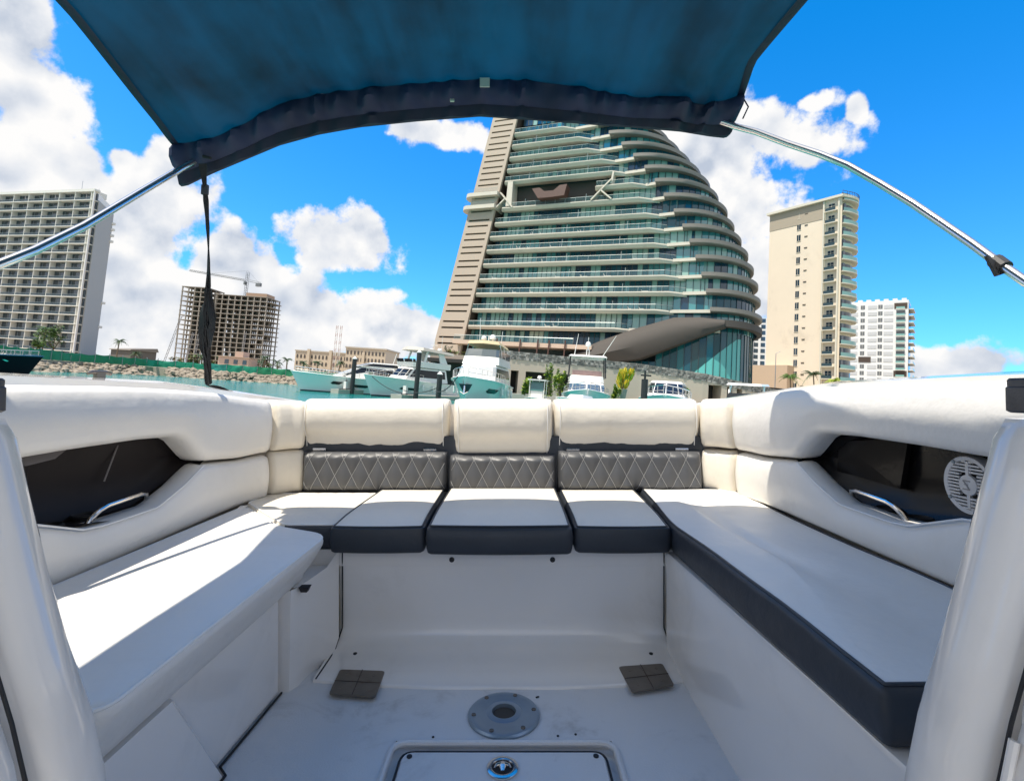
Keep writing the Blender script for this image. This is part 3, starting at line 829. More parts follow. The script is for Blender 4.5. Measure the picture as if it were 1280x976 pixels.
def left_tower():
    # front runs from the right corner away to the left; local x along the front, y into depth
    t = thing('white_balcony_tower', 'white apartment tower with a grid of recessed balconies and a blank end wall', 'apartment tower', (-163.9, 190, 1.5), R(180 - 14))
    # local +x points left along the facade, +y points towards the camera side; depth is -y
    H0, n, W_ = 64.8, 19, 58.0
    fh = H0 / n
    b = MB()
    end = (12.2, -17.2)   # far end of the oblique blank wall, in local axes
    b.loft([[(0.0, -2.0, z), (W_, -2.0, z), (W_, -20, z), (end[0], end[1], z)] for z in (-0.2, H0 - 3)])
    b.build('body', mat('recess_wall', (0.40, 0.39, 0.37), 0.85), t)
    ax, ay = 12.6, -17.5
    b = MB()
    b.hexa([(-0.0, 0.1, -.3), (0.35, 0.1, -.3), (ax + .35, ay, -.3), (ax, ay, -.3), (0, 0.1, H0 + 0.4), (.35, .1, H0 + .4), (ax + .35, ay, H0 - .6), (ax, ay, H0 - .6)])
    ew = b.build('end_wall', mat('lifted_white_wall', (.84, .80, .76), .8, var=.03), t)  # wall colour lifted to make up for the light this side lacks
    for z in (24, 14, 50, 52.5, 55, 57.5):
        b = MB(); b.box(ax - 1.2, ax + .2, ay - .4, ay + 1.2, z, z + .9); b.build('ledge', WPAINT, ew)
    slab = MB(); slab.box(0.4, W_, -2.2, 0.25, -0.12, 0.16)
    sm = slab.mesh('floor_slab', WPAINT)
    for i in range(n + 1):
        use('floor_slab', sm, t, (0, 0, i * fh))
    b = MB(); b.box(0, W_, -2.1, 0.12, H0 + 0.2, H0 + 0.9); b.build('parapet', WPAINT, t)
    bay = 8.1; nb = int(W_ / bay)
    fin = MB(); fin.box(-0.14, 0.14, -2.2, 0.05, 0, H0); fm = fin.mesh('divider_wall', WPAINT)
    win = MB(); win.box(0.15, 4.9, -1.98, -1.85, 0.2, fh - 0.2, 0); win.box(2.1, 2.18, -1.86, -1.78, 0.2, fh - .4, 1); win.box(5.2, 7.9, -1.98, -1.85, 0.2, fh - 0.2, 0); win.box(6.6, 6.66, -1.86, -1.78, .2, fh - .5, 1)
    win.box(0.1, 4.4, -1.9, -1.8, fh - .4, fh - .3, 1)
    wm = win.mesh('window', [SHADEGL, GREYP])
    wn2 = MB(); wn2.box(0.15, 7.85, -1.98, -1.85, 0.2, fh - 0.2, 0); wn2.box(2.6, 2.7, -1.86, -1.76, .2, fh - .4, 1); wn2.box(5.1, 5.2, -1.86, -1.76, .2, fh - .4, 1)
    wm2 = wn2.mesh('window', [SHADEGL, GREYP])
    rl = MB(); rl.box(0.2, 7.9, 0.02, 0.08, 0.2, 1.0, 0); rl.box(0.2, 7.9, 0.0, 0.1, 1.0, 1.05, 1); rm = rl.mesh('railing', [glass_mat('smoked_rail_glass', (.04, .075, .10), .5), RAILM])
    narrow = MB(); narrow.box(0.05, 1.3, -1.98, -1.5, 0.2, fh - .5, 0); nm = narrow.mesh('window', [SHADEGL])
    for k in range(nb + 1):
        use('divider_wall', fm, t, (1.5 + k * bay, 0, 0))
    for i in range(n):
        use('window', nm, t, (0.5, 0, i * fh))
        for k in range(min(nb, 6)):
            use('window', wm if (k + i // 6) % 2 else wm2, t, (1.5 + k * bay, 0, i * fh))
            use('railing', rm, t, (1.5 + k * bay, 0, i * fh))
    b = MB()
    b.box(6, 12, -9, -4, H0, H0 + 2.2); b.build('roof_room', WPAINT, t)
    for x, h in ((14, 6.5), (5, 3), (27, 2.6), (20, 2.2)):
        b = MB(); b.tube([(x, -5, H0), (x, -5, H0 + h)], 0.07, 5); b.build('roof_mast', STEEL, t)
left_tower()

def frame_building():
    t = thing('unfinished_concrete_frame', 'bare grey concrete skeleton of a high-rise under construction, no walls yet', 'building', (-226, 380, 1.5), R(-2))
    G = mat('raw_concrete', (0.32, 0.28, 0.24), 0.95, var=0.15, vscale=0.3)
    n = 17; fh = 3.55
    def block(x0, x1, y0, y1, nf, cols, rows):
        b = MB(); b.box(x0, x1, y0, y1, -0.25, 0.25); me = b.mesh('floor_slab', G)
        for i in range(1, nf + 1):
            use('floor_slab', me, t, (0, 0, i * fh))
        b = MB(); b.box(-.35, .35, -.35, .35, -0.3, nf * fh); cm = b.mesh('column', G)
        for i in range(cols + 1):
            for j in range(rows + 1):
                use('column', cm, t, (x0 + .5 + (x1 - x0 - 1) * i / cols, y0 + .5 + (y1 - y0 - 1) * j / rows, 0))
    block(-24, -4.0, -5, 16, n, 4, 2)
    block(-1.0, 39, 0, 20, n - 1, 8, 3)
    W2 = mat('infill_wall', (0.26, 0.22, 0.18), 0.95, var=0.2)
    b = MB(); b.box(-4.0, -1.0, 3, 17, 0, (n - 1) * fh + 1.5); b.build('stair_core', W2, t)
    b = MB(); b.box(15, 19, 8, 17, 0, (n - 1) * fh - 12); b.build('lift_core', W2, t)
    b = MB(); b.box(-22, -18.5, 6, 15, 0, n * fh + .2); b.build('lift_core', W2, t)
    rnd = random.Random(8)
    for i in range(15):
        for k in range(7):
            x = -0.5 + 39 * rnd.randint(0, 7) / 8; w = 4.6
            if rnd.random() < (0.75 if (i < 4 or i > 9) else 0.35):
                b = MB(); b.box(x, x + w, 9.6, 9.9, i * fh + .25, (i + 1) * fh - .25); b.build('infill_wall', W2, t)
        for k in range(3):
            if rnd.random() < 0.8:
                x = -24 + 20 * rnd.randint(0, 3) / 4; b = MB(); b.box(x, x + 4.8, 9, 9.3, i * fh + .25, (i + 1) * fh - .25); b.build('infill_wall', W2, t)
    for i in range(1, n - 1):
        b = MB(); b.box(39, 41.2, 2, 18, i * fh - .25, i * fh + .2); b.build('edge_scaffold', G, t)
    b = MB(); b.box(20, 36, 4, 16, (n - 1) * fh, (n - 1) * fh + 3.2); b.build('roof_room', mat('tan_block', (0.40, 0.27, 0.19), 0.9), t)
    # tower crane standing behind the frame
    Y = mat('crane_grey', (0.16, 0.17, 0.18), 0.6)
    c = thing('tower_crane', 'thin dark tower crane with a long sloping jib over the unfinished frame', 'crane', (-211, 392, 1.5), R(-14))
    b = MB(); mh = 68.5
    for sx, sy in ((-.8, -.8), (.8, -.8), (.8, .8), (-.8, .8)):
        b.tube([(sx, sy, 0), (sx, sy, mh + 9)], .16, 4)
    for k in range(38):
        z = k * 2.0
        b.tube([(-.8, -.8, z), (.8, -.8, z + 2)], .09, 3); b.tube([(.8, .8, z), (-.8, .8, z + 2)], .09, 3); b.tube([(.8, -.8, z), (.8, .8, z + 2)], .09, 3)
    b.build('mast', Y, c)
    b = MB(); j = [(-52, 0, mh + 7.5), (-2, 0, mh + 1.5)]
    for (oy, oz) in ((-.6, 0), (.6, 0), (0, 1.2)):
        b.tube([(-56, oy, mh + 9.2 + oz), (-2, oy, mh + 2 + oz)], .16, 4); b.tube([(2, oy, mh + 1.6 + oz), (13, oy, mh - .2 + oz)], .16, 4)
    for k in range(27):
        x = -56 + 2 * k; z = mh + 9.2 - (x + 56) / 54 * 7.2
        b.tube([(x, -.6, z), (x + 1, 0, z + 1.1), (x + 2, -.6, z - .27)], .09, 3); b.tube([(x, .6, z), (x + 1, 0, z + 1.1), (x + 2, .6, z - .27)], .09, 3)
    b.tube([(0, 0, mh + 10), (-35, 0, mh + 7.5)], .07, 3); b.tube([(0, 0, mh + 10), (11, 0, mh + .6)], .07, 3)
    b.build('jib', Y, c)
    b = MB(); b.box(9, 13, -1, 1, mh - 2.2, mh + .4); b.build('counterweight', Y, c)
    b = MB(); b.box(-2.2, -.9, -1, 1, mh - 1, mh + 1.4); b.build('cab', Y, c)
frame_building()

def hotel():
    t = thing('low_hotel', 'long low beige hotel with rows of small arched windows behind the yachts', 'building', (-131, 306, 1.5), R(-4))
    B_ = mat('sand_render', (0.58, 0.48, 0.37), 0.9, var=0.08)
    b = MB(); b.box(0, 32, 0, 20, -.3, 15); b.box(32, 56, -3, 24, -.3, 18.6); b.build('wall', B_, t)
    b = MB(); b.box(-.4, 32, -.4, 20.4, 15, 15.7); b.box(31.6, 56.6, -3.5, 24.4, 18.6, 19.4); b.build('roof', mat('pale_roof', (.5, .44, .37), .9), t)
    w = MB(); w.prism([(-.55, 0), (.55, 0), (.55, 1.6), (.35, 2.0), (0, 2.2), (-.35, 2.0), (-.55, 1.6)], -.12, .1); wm = w.mesh('window', mat('dim_window', (.10, .085, .075), .4))
    for k in range(14):
        for z in (3, 7, 11):
            use('window', wm, t, (1.4 + k * 2.25, 0, z))
    for k in range(11):
        for z in (3, 7, 11, 15):
            use('window', wm, t, (33.2 + k * 2.15, -3, z))
    for x in (8.5, 22, 43):
        b = MB(); b.box(x - .8, x + .8, -1.2 if x < 32 else -4.0, .4 if x < 32 else -2.9, 0, 16.5); b.build('pilaster', B_, t)
    m = thing('lattice_mast', 'pair of thin red and white lattice masts rising behind the low beige hotel', 'mast', (-104, 296, 1.5))
    for dx in (0, 2.4):
        b = MB()
        for k in range(14):
            z = k * 2.2
            for sx in (-.5, .5):
                b.box(dx + sx - .12, dx + sx + .12, -.12, .12, z, z + 2.2, k % 2)
            b.tube([(dx - .5, 0, z), (dx + .5, 0, z + 2.2)], .09, 3, k % 2)
        b.build('mast', [mat('mast_white', (.7, .68, .66), .7), mat('mast_red', (.50, .36, .32), .7)], m)
hotel()

def cream_tower():
    t = thing('cream_apartment_tower', 'tall cream apartment tower with a plain end wall and curved green-glass balconies', 'apartment tower', (78.5, 160, 1.5), R(-57.6))
    H0, Wd, n = 61.0, 21.4, 17
    fh = 3.45
    # plan: front wall along x, then the balcony side curves back
    arc = [(Wd + 1.7 * math.sin(math.pi * k / 13) - 1.2 * k / 13 + .2, 10.5 * k / 13 + .3) for k in range(14)]
    plan = [(0, 0), (Wd, 0)] + [(x - 1.6, y + 0.6) for x, y in arc[1:]] + [(0, 20)]
    b = MB(); b.loft([[(x, y, z) for x, y in plan] for z in (-.3, H0 + 0.6)]); b.build('wall', PEACH, t)
    b = MB(); rp = [(-0.7, -0.9), (Wd + .5, -0.9)] + [(x + .4, y - .4) for x, y in arc[1:]] + [(-0.7, 20.5)]
    b.loft([[(x, y, z) for x, y in rp] for z in (H0 + 0.6, H0 + 1.3)]); b.build('roof', PEACHT, t)
    b = MB(); b.box(-.05, Wd - 4.6, -.08, .1, H0 - 4.6, H0 + 0.6); b.build('top_band', mat('taupe_render', (0.42, 0.36, 0.28), .85), t)
    b = MB(); b.box(-3, 9, -3.6, 0, -.3, 13.4); b.build('base_block', mat('pink_render', (0.56, 0.42, 0.30), .85, var=.06), t)
    for z in [H0 - 4.6 - 3.45 * k for k in range(1, 17)]:     # fine render joints
        pass
    w = MB(); w.box(-.55, .55, -.06, .1, 0, 1.9, 0); w.box(-.04, .04, -.1, 0, 0, 1.9, 1); w.box(-.62, .62, -.13, 0, -.1, 0, 1); w1 = w.mesh('window', [SHADEGL, PEACHT])
    v = MB(); v.box(0, .9, -.12, .05, 0, .28); vm = v.mesh('vent', mat('vent_dark', (.10, .08, .06), .7))
    w = MB(); w.box(-.8, .8, -.06, .1, .2, 2.3, 0); w.box(-.04, .04, -.12, 0, .2, 2.3, 1); w.box(-.8, .8, -.12, 0, 1.5, 1.58, 1); w2 = w.mesh('window', [SHADEGL, PEACHT])
    s = MB(); s.box(-1.7, 1.7, -.95, 0, -.18, .05, 0); s.box(-1.4, 1.4, -.9, -.85, .05, .9, 1); lm = s.mesh('balcony', [PEACHT, BLUEGL])
    w = MB(); w.box(-.04, .3, -.5, .5, 0, 1.7); w3 = w.mesh('window', [SHADEGL])
    for i in range(n):
        z = 3.0 + i * fh
        use('window', w1, t, (9.3, 0, z)); use('vent', vm, t, (11.0, 0, z + .9))
        use('window', w2, t, (18.6, 0, z - .2)); use('balcony', lm, t, (18.6, 0, z - .1 if i % 3 else z - .1))
        use('window', w3, t, (Wd - .05, 1.1, z))
    for x in (16.6, 20.7):
        b = MB(); b.box(x - .22, x + .22, -.5, 0, 1.0, H0 + .4); b.build('pilaster', PEACHT, t)
    for i in range(n + 1):
        z = 2.2 + i * fh
        b = MB()
        ring = []
        for k, (x, y) in enumerate(arc):
            u = k / (len(arc) - 1); o = 1.0 + 0.5 * math.sin(u * math.pi * 4)
            o *= .12; ring.append([(x + o, y, z), (x + o, y, z + .3), (x - 1.8, y + .8, z + .3), (x - 1.8, y + .8, z)])
        b.loft(ring)
        o = b.build('balcony', PEACHT, t)
        b = MB(); b.grid([[(r[1][0] - .06, r[1][1] + .06, zz) for r in ring] for zz in (z + .3, z + 1.3)]); b.build('railing', mat('aqua_rail_glass', (.20, .40, .38), .12, spec=.9), o)
        b = MB(); b.grid([[(x - 1.5, y + .5, zz) for x, y in arc[1:]] for zz in (z + .5, z + 2.8)]); b.build('window', SHADEGL, o)
    b = MB(); b.tube([(14, 6, H0 + 1), (14, 6, H0 + 3.4)], .3, 6); b.build('roof_vent', PEACHT, t)
    b = MB(); b.tube([(x, y, H0 + 2.2) for x, y in rp[1:-1]], .08, 4)
    for x, y in rp[1:-1]:
        b.tube([(x, y, H0 + 1.2), (x, y, H0 + 2.2)], .06, 4)
    b.build('roof_rail', SLOT, t)
cream_tower()

def white_block():
    t = thing('white_far_tower', 'white and grey panelled apartment block right of the cream tower', 'apartment tower', (166.5, 256, 1.5), R(-41))
    n, fh, Wd = 17, 3.25, 24.0
    H0 = n * fh + 1.0
    b = MB(); b.box(0, Wd, 0, 16, -.3, H0); b.build('wall', mat('bright_white', (.74, .74, .74), .8), t)
    p = MB(); p.box(0, 3.6, -.14, .1, .5, 2.2); pm = p.mesh('panel', mat('light_grey_panel', (.52, .53, .55), .75, var=.06))
    w = MB(); w.box(0, 1.7, -.1, .1, .5, 2.4, 0); w.box(.82, .9, -.16, .1, .5, 2.4, 1); wm = w.mesh('window', [mat('grey_window', (.16, .17, .18), .2), WPAINT])
    w = MB(); w.box(0, 3.3, -.1, .1, .3, 2.5, 0); w.box(0, 3.3, -.9, -.84, .1, 1.0, 1); w.box(-.1, 3.4, -.95, .1, -.15, .1, 2); bm_ = w.mesh('balcony', [mat('grey_window', (.16, .17, .18), .2), mat('aqua_rail_glass', (.2, .4, .38), .12), WPAINT])
    rnd = random.Random(2)
    for i in range(n):
        z = i * fh
        use('panel', pm, t, (.5, 0, z)); use('panel', pm, t, (8.2, 0, z)); use('panel', pm, t, (14.6, 0, z))
        use('window', wm, t, (5.2, 0, z)); use('window', wm, t, (12.3, 0, z))
        use('balcony', bm_, t, (19.4, 0, z))
    for (x, z) in ((4.6, 8), (18.6, 6), (18.6, 16)):
        b = MB(); b.box(x, x + 5, -.2, .1, z * fh + .2, z * fh + 2.9); b.build('dark_opening', SLOT, t)
    sb = MB(); sb.box(Wd - .5, Wd + 1.9, 1, 15, -.12, .15, 0); sb.box(Wd + 1.75, Wd + 1.82, 1, 15, .15, 1.15, 1); sm = sb.mesh('balcony', [WPAINT, mat('aqua_rail_glass', (.2, .4, .38), .12)])
    for i in range(1, n):
        use('balcony', sm, t, (0, 0, i * fh))
    g = MB(); g.box(Wd - .1, Wd + .08, 1.5, 14.5, .5, H0 - 1); g.build('glazing', SHADEGL, t)
    for k in range(7):
        b = MB(); b.box(k * 3.5 + .4, k * 3.5 + 2.2, .5, 3, H0, H0 + 1.0); b.build('roof_step', WPAINT, t)
    t2 = thing('slim_white_building', 'slim pale building glimpsed between the curved glass tower and the cream tower', 'building', (118.5, 262, 1.5), R(-20))
    b = MB(); b.box(0, 14, 0, 12, -.3, 46); b.build('wall', mat('bright_white', (.74, .74, .74), .8), t2)
    s = MB(); s.box(-1.8, 3, -1.2, 0, -.15, .2); s.box(-1.6, 2.8, -1.15, -1.08, .2, 1.1); s2 = s.mesh('balcony', WPAINT)
    w = MB(); w.box(0, 2, -.1, .1, 0, 2); wm2 = w.mesh('window', SHADEGL)
    for i in range(14):
        use('balcony', s2, t2, (0, 0, 3 + i * 3.1)); use('window', wm2, t2, (3.4, 0, 3.4 + i * 3.1)); use('window', wm2, t2, (6.6, 0, 3.4 + i * 3.1))
white_block()

def shore_buildings():
    t = thing('site_hut', 'low pinkish flat-roofed site building behind the green fence', 'building', (-68.2, 118, 1.5), R(5))
    Pk = mat('pink_plaster', (.55, .40, .32), .9, var=.08)
    b = MB(); b.box(0, 6.8, 0, 5, 0, 3.6); b.box(3.4, 5.2, .6, 4, 3.6, 4.9); b.build('wall', Pk, t)
    w = MB(); w.box(0, .9, -.06, .1, 1.9, 2.9); wm = w.mesh('window', SHADEGL)
    for x in (1.5, 3.5, 5.5):
        use('window', wm, t, (x, 0, 0))
    b = MB(); b.box(-.2, 7, -.3, 5.2, 3.5, 3.65); b.build('roof', PINKC, t)
    t = thing('grey_shed', 'long low dark grey shed beside the palm right of the white tower', 'shed', (-146, 185, 1.5), R(-30))
    b = MB(); b.box(0, 15, 0, 8, 0, 5.0); b.build('wall', mat('dark_block', (.12, .11, .10), .9, var=.2), t)
    b = MB(); b.loft([[(-.5, -.6, 5.0), (15.5, -.6, 5.0), (15.5, 8.5, 5.0), (-.5, 8.5, 5.0)], [(-.5, -.2, 5.35), (15.5, -.2, 5.35), (15.5, 8, 6.3), (-.5, 8, 6.3)]]); b.build('roof', mat('shed_roof', (.2, .18, .16), .9), t)
    # pavilion at the foot of the blade wall
    t = thing('dark_pavilion', 'dark flat-roofed open pavilion with planted roof at the foot of the taupe wall', 'pavilion', (-13.4, 84, 1.5), R(-6))
    D = mat('charcoal_timber', (.03, .028, .026), .7)
    b = MB(); b.box(-1.5, 11, -.6, 6, 4.2, 4.75); b.build('roof', D, t)
    for x in (-1, 2, 5, 8, 10.4):
        b = MB(); b.box(x, x + .3, -.2, .1, -.2, 4.2); b.build('column', D, t)
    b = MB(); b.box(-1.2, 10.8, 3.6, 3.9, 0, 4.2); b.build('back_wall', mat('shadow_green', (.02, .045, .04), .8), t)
    b = MB(); b.box(-.6, 7.5, .6, 3.5, 4.75, 5.5); b.build('planter', TAUPE, t)
shore_buildings()
def cranes():
    Y = mat('crane_far', (.30, .30, .32), .7)
    for i, (x, y, h, lean, lab) in enumerate(((-205, 300, 30, 7, 'distant mobile crane with a raised leaning jib left of the other rigs'), (-199, 310, 22, 3, 'short distant drilling rig mast beside the leaning crane'), (-191, 305, 25, 2, 'distant pale drilling rig mast in the middle of the rigs'), (-160, 300, 24, 1, 'distant thick rig mast nearest the unfinished frame'), (-148, 302, 15, 1, 'short distant rig mast at the right end of the rigs'))):
        c = thing('piling_rig', lab, 'crane', (x, y, 1.5), 0, 'rigs on the far building site')
        b = MB(); b.box(-2, 2, -1.5, 1.5, 0, 3); b.build('base', Y, c)
        b = MB()
        for s in (-.5, .5):
            b.tube([(s, 0, 2), (s + lean, 0, h)], .16, 4)
        for k in range(12):
            u = k / 12; b.tube([(-.5 + lean * u, 0, 2 + (h - 2) * u), (.5 + lean * (u + .083), 0, 2 + (h - 2) * (u + .083))], .09, 3)
        if i == 0:
            b.tube([(lean, 0, h), (lean + 3, 0, h + 1.2)], .25, 4)
        b.build('mast', Y, c)
cranes()
# trees on the far shore
leafy('broadleaf_tree', 'bushy green tree in front of the white balcony tower', 'tree', (-93, 103, 1.5), 2.6, 2.6, 4.2, 900, .55, 1, 2.4, seed=3)
leafy('broadleaf_tree', 'paler small bushy tree leaning over the dark boat bow', 'tree', (-92.5, 99, 1.5), 2.0, 2.0, 2.8, 600, .5, 1, 1.2, seed=4)
palm((-98, 106, 1.5), 6.6, 'palm standing among the bushy trees by the white tower', 'palms on the far shore', 2.4, 2, .12)
palm((-101, 130, 1.5), 6.2, 'lone dark palm against the blank wall of the white tower', 'palms on the far shore', 2.2, 3, .05)
palm((-97, 131, 1.5), 3.4, 'low palm right beside the lone dark palm', 'palms on the far shore', 2.0, 8, .05)
for k, (x, y, h) in enumerate(((-86, 140, 4.2), (-70, 140, 3.6), (-72, 126, 3.8), (-59.5, 122, 4.4), (-57, 124, 3.6), (-53.5, 121, 4.2), (-51.5, 126, 3.8), (-46.5, 122, 4.0), (-42, 123, 4.4))):
    palm((x, y, 1.5), h, ['palm above the dry brush left of the green fence bend', 'small palm between the rigs and the unfinished frame', 'small palm left of the pink site building', 'palm just right of the pink site building', 'second palm right of the pink site building', 'third palm right of the pink site building', 'small palm in the middle of the row by the grey yacht bow', 'palm before the left end of the low hotel', 'palm before the middle of the low hotel'][k], 'palms on the far shore', 1.9, 20 + k, .1)
for k, (x, y) in enumerate(((-84, 133), (-79, 134), (-88.5, 134), (-63, 125), (-68, 128), (-60.5, 127))):
    leafy('dry_bush', ['reddish dry brush mound above the green fence', 'dry brush right of the tallest brush mound', 'dry brush by the dark grey shed', 'scrub at the foot of the unfinished frame', 'scrub left of the frame foot', 'scrub beside the pink site building'][k], 'bush', (x, y, 1.5), 3.4, 2.0, 2.8 + (k == 0) * 1.0, 420, .6, 4, 0, 'dry brush on the far shore', 40 + k)
# plants on the quay by the podium
leafy('shrub', 'dark green shrub on the pavilion roof planter', 'shrub', (-11.2, 85.6, 7.0), .9, .7, 1.5, 260, .3, 0, 0, 'quay planting', 60)
leafy('shrub', 'low dry grass planting along the pavilion roof', 'shrub', (-9.5, 85.4, 7.0), 2.4, .7, .9, 260, .3, 4, 0, 'quay planting', 61)
for k, (x, y, w, h, mi, lab) in enumerate(((1.6, 64, 1.0, 2.0, 2, 'lime green shrub left of the small tender'), (4.9, 68, .9, 4.2, 2, 'tall lime green plant behind the small tender'), (6.2, 66, .9, 3.0, 2, 'lime green plant beside the dark mooring post'), (7.6, 66, 1.5, 2.3, 2, 'broad lime green shrub left of the fishing boat'), (9.2, 69, 1.0, 2.2, 1, 'bright green shrub left of the fishing boat cabin'), (14.2, 71, .6, 2.2, 2, 'yellow green sprig behind the fishing boat cabin'), (24.2, 72, 1.0, 1.7, 1, 'round green shrub in a grey pot right of the dark post'))):
    leafy('shrub', lab, 'shrub', (x, y, 1.4 if k < 6 else 2.2), w, w, h, 620, .42, mi, 0, 'quay planting', 70 + k)
leafy('ornamental_palm', 'yellow and lime spiky plant in a tall stone pot', 'plant', (15.4, 72, 3.0), 1.1, 1.1, 2.4, 620, .6, 3, 0, 'quay planting', 80, True)
for i, (x, y, zt) in enumerate(((15.4, 72, 1.7), (24.2, 72, .9))):
    b = MB(); b.lathe([(0.45, 0), (.6, zt * .5), (.75, zt), (.6, zt), (.5, zt * .8)], 12); o = b.build('planter_pot', mat('stone_pot', (.36, .31, .26), .9, var=.2), None, True, loc=(x, y, 1.4)); tag(o, ['tall grey stone pot holding the yellow plant', 'low grey pot under the round green shrub'][i], 'pot', 'quay pots')
palm((73, 124, 1.5), 9.6, 'tall palm at the foot of the cream tower', 'palms by the cream tower', 3.2, 50, .05)
palm((65.6, 121, 1.5), 8.4, 'shorter palm left of the tall palm by the cream tower', 'palms by the cream tower', 3.0, 51, .08, 1)
palm((77, 124, 1.5), 8.4, 'yellowish palm right of the tall palm by the cream tower', 'palms by the cream tower', 2.6, 52, .05, 2)
b = MB(); b.tube([(62.3, 122, 1.5), (62.3, 122, 15)], [.12, .07], 6); b.tube([(62.3, 122, 15), (63.4, 122, 15.6)], .06, 5)
tag(b.build('lamp_post', STEEL), 'thin grey lamp post in front of the cream tower base', 'lamp post')

# ------------------------------------------------------------------ boats in the marina
HULLW = mat('yacht_white_gelcoat', (0.74, 0.75, 0.74), 0.16, coat=.6, spec=0.5)
HULLD = mat('yacht_navy_gelcoat', (0.005, 0.008, 0.014), 0.5, spec=.1)
HOUSEW = mat('yacht_white_house', (0.76, 0.75, 0.72), 0.3, coat=0.3, var=.04)
BOOT = mat('dark_antifouling', (0.02, 0.04, 0.05), 0.6)
YGL = mat('yacht_dark_glass', (0.014, 0.017, 0.02), 0.12, spec=0.35)
YGB = mat('yacht_blue_glass', (0.06, 0.11, 0.18), 0.12, spec=0.5)
YGREY = mat('yacht_grey_screen_cover', (0.36, 0.38, 0.39), 0.6, var=.1)
CHROME = mat('polished_steel', (0.80, 0.76, 0.72), 0.2, metal=1.0)
TANC = mat('tan_canvas', (0.55, 0.44, 0.27), 0.8, var=.1)
BLACKP = mat('black_plastic', (0.02, 0.02, 0.022), 0.5)
class Hull:
    def __init__(s, L, beam, hs, hb, flare=1.6, full=2.4):
        s.L, s.b, s.hs, s.hb, s.flare, s.full = L, beam, hs, hb, flare, full
    def bs(s, t):
        return s.b / 2 * max(0.02, 1 - max(0, (t - .42) / .58) ** s.full) * (0.9 + 0.1 * min(1, t / .3))
    def bw(s, t):
        return s.b / 2 * .86 * max(0.008, 1 - max(0, (t - .3) / .64) ** 1.7 if t < .94 else 0.008)
    def h(s, t):
        return s.hs + (s.hb - s.hs) * t ** 1.5
    def pt(s, t, v, sg, off=0.0):
        bs, bw = s.bs(t), min(s.bs(t), s.bw(t))
        if v >= 0:
            y = bw + (bs - bw) * v ** s.flare; z = v * s.h(t); x = s.L * t * (1 - 0.085 * (1 - v) * t ** 3)
        else:
            y = bw * (1 + v * .5); z = v * .7; x = s.L * t * (1 - 0.085 * t ** 3) - (0.4 * -v) * t ** 4
        return Vector((x, sg * (y + off), z))
    def build(s, t, m, deckm):
        b = MB(); rings = []
        vs = [1, .92, .8, .6, .4, .2, .06, 0, -.6]
        ts = [0, .1, .22, .34, .46, .56, .66, .75, .83, .9, .95, .985, 1.0]
        for q in ts:
            rings.append([s.pt(q, v, 1) for v in vs] + [s.pt(q, v, -1) for v in vs[::-1]])
        b.loft(rings)
        o = b.build('hull', m, t, smooth=True, angle=28)
        b = MB(); b.grid([[s.pt(q, 1, 1) + Vector((0, -.1, .03)), Vector((s.L * q, 0, s.h(q) + .10)), s.pt(q, 1, -1) + Vector((0, .1, .03))] for q in ts[:-1]])
        b.build('deck', deckm, t, smooth=True)
        b = MB()
        for sg in (1, -1):
            b.tube([s.pt(q, 1, sg, .02) for q in ts], .06, 6)
            for q0, q1 in zip(ts[:-1], ts[1:]):
                b.poly([s.pt(q0, .0, sg, .012), s.pt(q1, .0, sg, .012), s.pt(q1, .07, sg, .012), s.pt(q0, .07, sg, .012)], 1)
        b.build('rub_rail', [deckm, BOOT], o)
        return o
    def patch(s, parent, name, m, t0, t1, v0, v1, sides=(1, -1), slant=.02, off=.03):
        for sg in sides:
            b = MB(); n = 6
            b.grid([[s.pt(t0 + (t1 - t0) * k / n + slant * (0 if j else 1), v1 if j else (v0 + (v1 - v0) * (.35 if k in (0, n) else 0)), sg, off) for k in range(n + 1)] for j in (0, 1)])
            b.build(name, m, parent)
    def fenders(s, parent, ts, m, sides=(1, -1)):
        for sg in sides:
            for t in ts:
                p = s.pt(t, .80, sg, .14); q = s.pt(t, 1, sg, -.05)
                b = MB(); b.tube([p + Vector((0, 0, .0)), p + Vector((0, 0, -.1)), p + Vector((0, 0, -.65)), p + Vector((0, 0, -.75))], [.05, .13, .13, .05], 8); b.tube([q, p], .015, 4); b.build('fender', m, parent, True)
    def rail(s, parent, t0, t1, h=.75, n=8, top=1.0):
        b = MB()
        for sg in (1, -1):
            P = [s.pt(t0 + (t1 - t0) * k / n, 1, sg, -.12) for k in range(n + 1)]
            b.tube([p + Vector((0, 0, h)) for p in P], .03, 5); b.tube([p + Vector((0, 0, h * .5)) for p in P], .018, 4)
            for p in P:
                b.tube([p, p + Vector((0, 0, h))], .022, 4)
        e = s.pt(t1, 1, 1, -.12)
        b.tube([Vector((e.x, y, e.z + h)) for y in (-e.y, 0, e.y)], .03, 5)
        b.build('bow_rail', CHROME, parent)
def house(t, name, x0, x1, w0, w1, z0, z1, fr, br, m, tum=.12, bev=True):
    """cabin: base x0 (aft) to x1 (forward), widths w0 aft and w1 forward, front raked by fr, back by br"""
    b = MB()
    def ring(u):
        z = z0 + (z1 - z0) * u; xa, xf = x0 + br * u, x1 - fr * u; ta = 1 - tum * u
        return [(xa, -w0 / 2 * ta, z), (xf - .25, -w1 / 2 * ta, z), (xf, -w1 / 2 * ta + .3, z), (xf + .12, 0, z), (xf, w1 / 2 * ta - .3, z), (xf - .25, w1 / 2 * ta, z), (xa, w0 / 2 * ta, z)]
    b.loft([ring(0), ring(.93), [(x * .985 + (x0 + x1) / 2 * .015, y * .94, z) for x, y, z in ring(1.0)]])
    o = b.build(name, m, t, smooth=True, angle=30)
    return o, ring
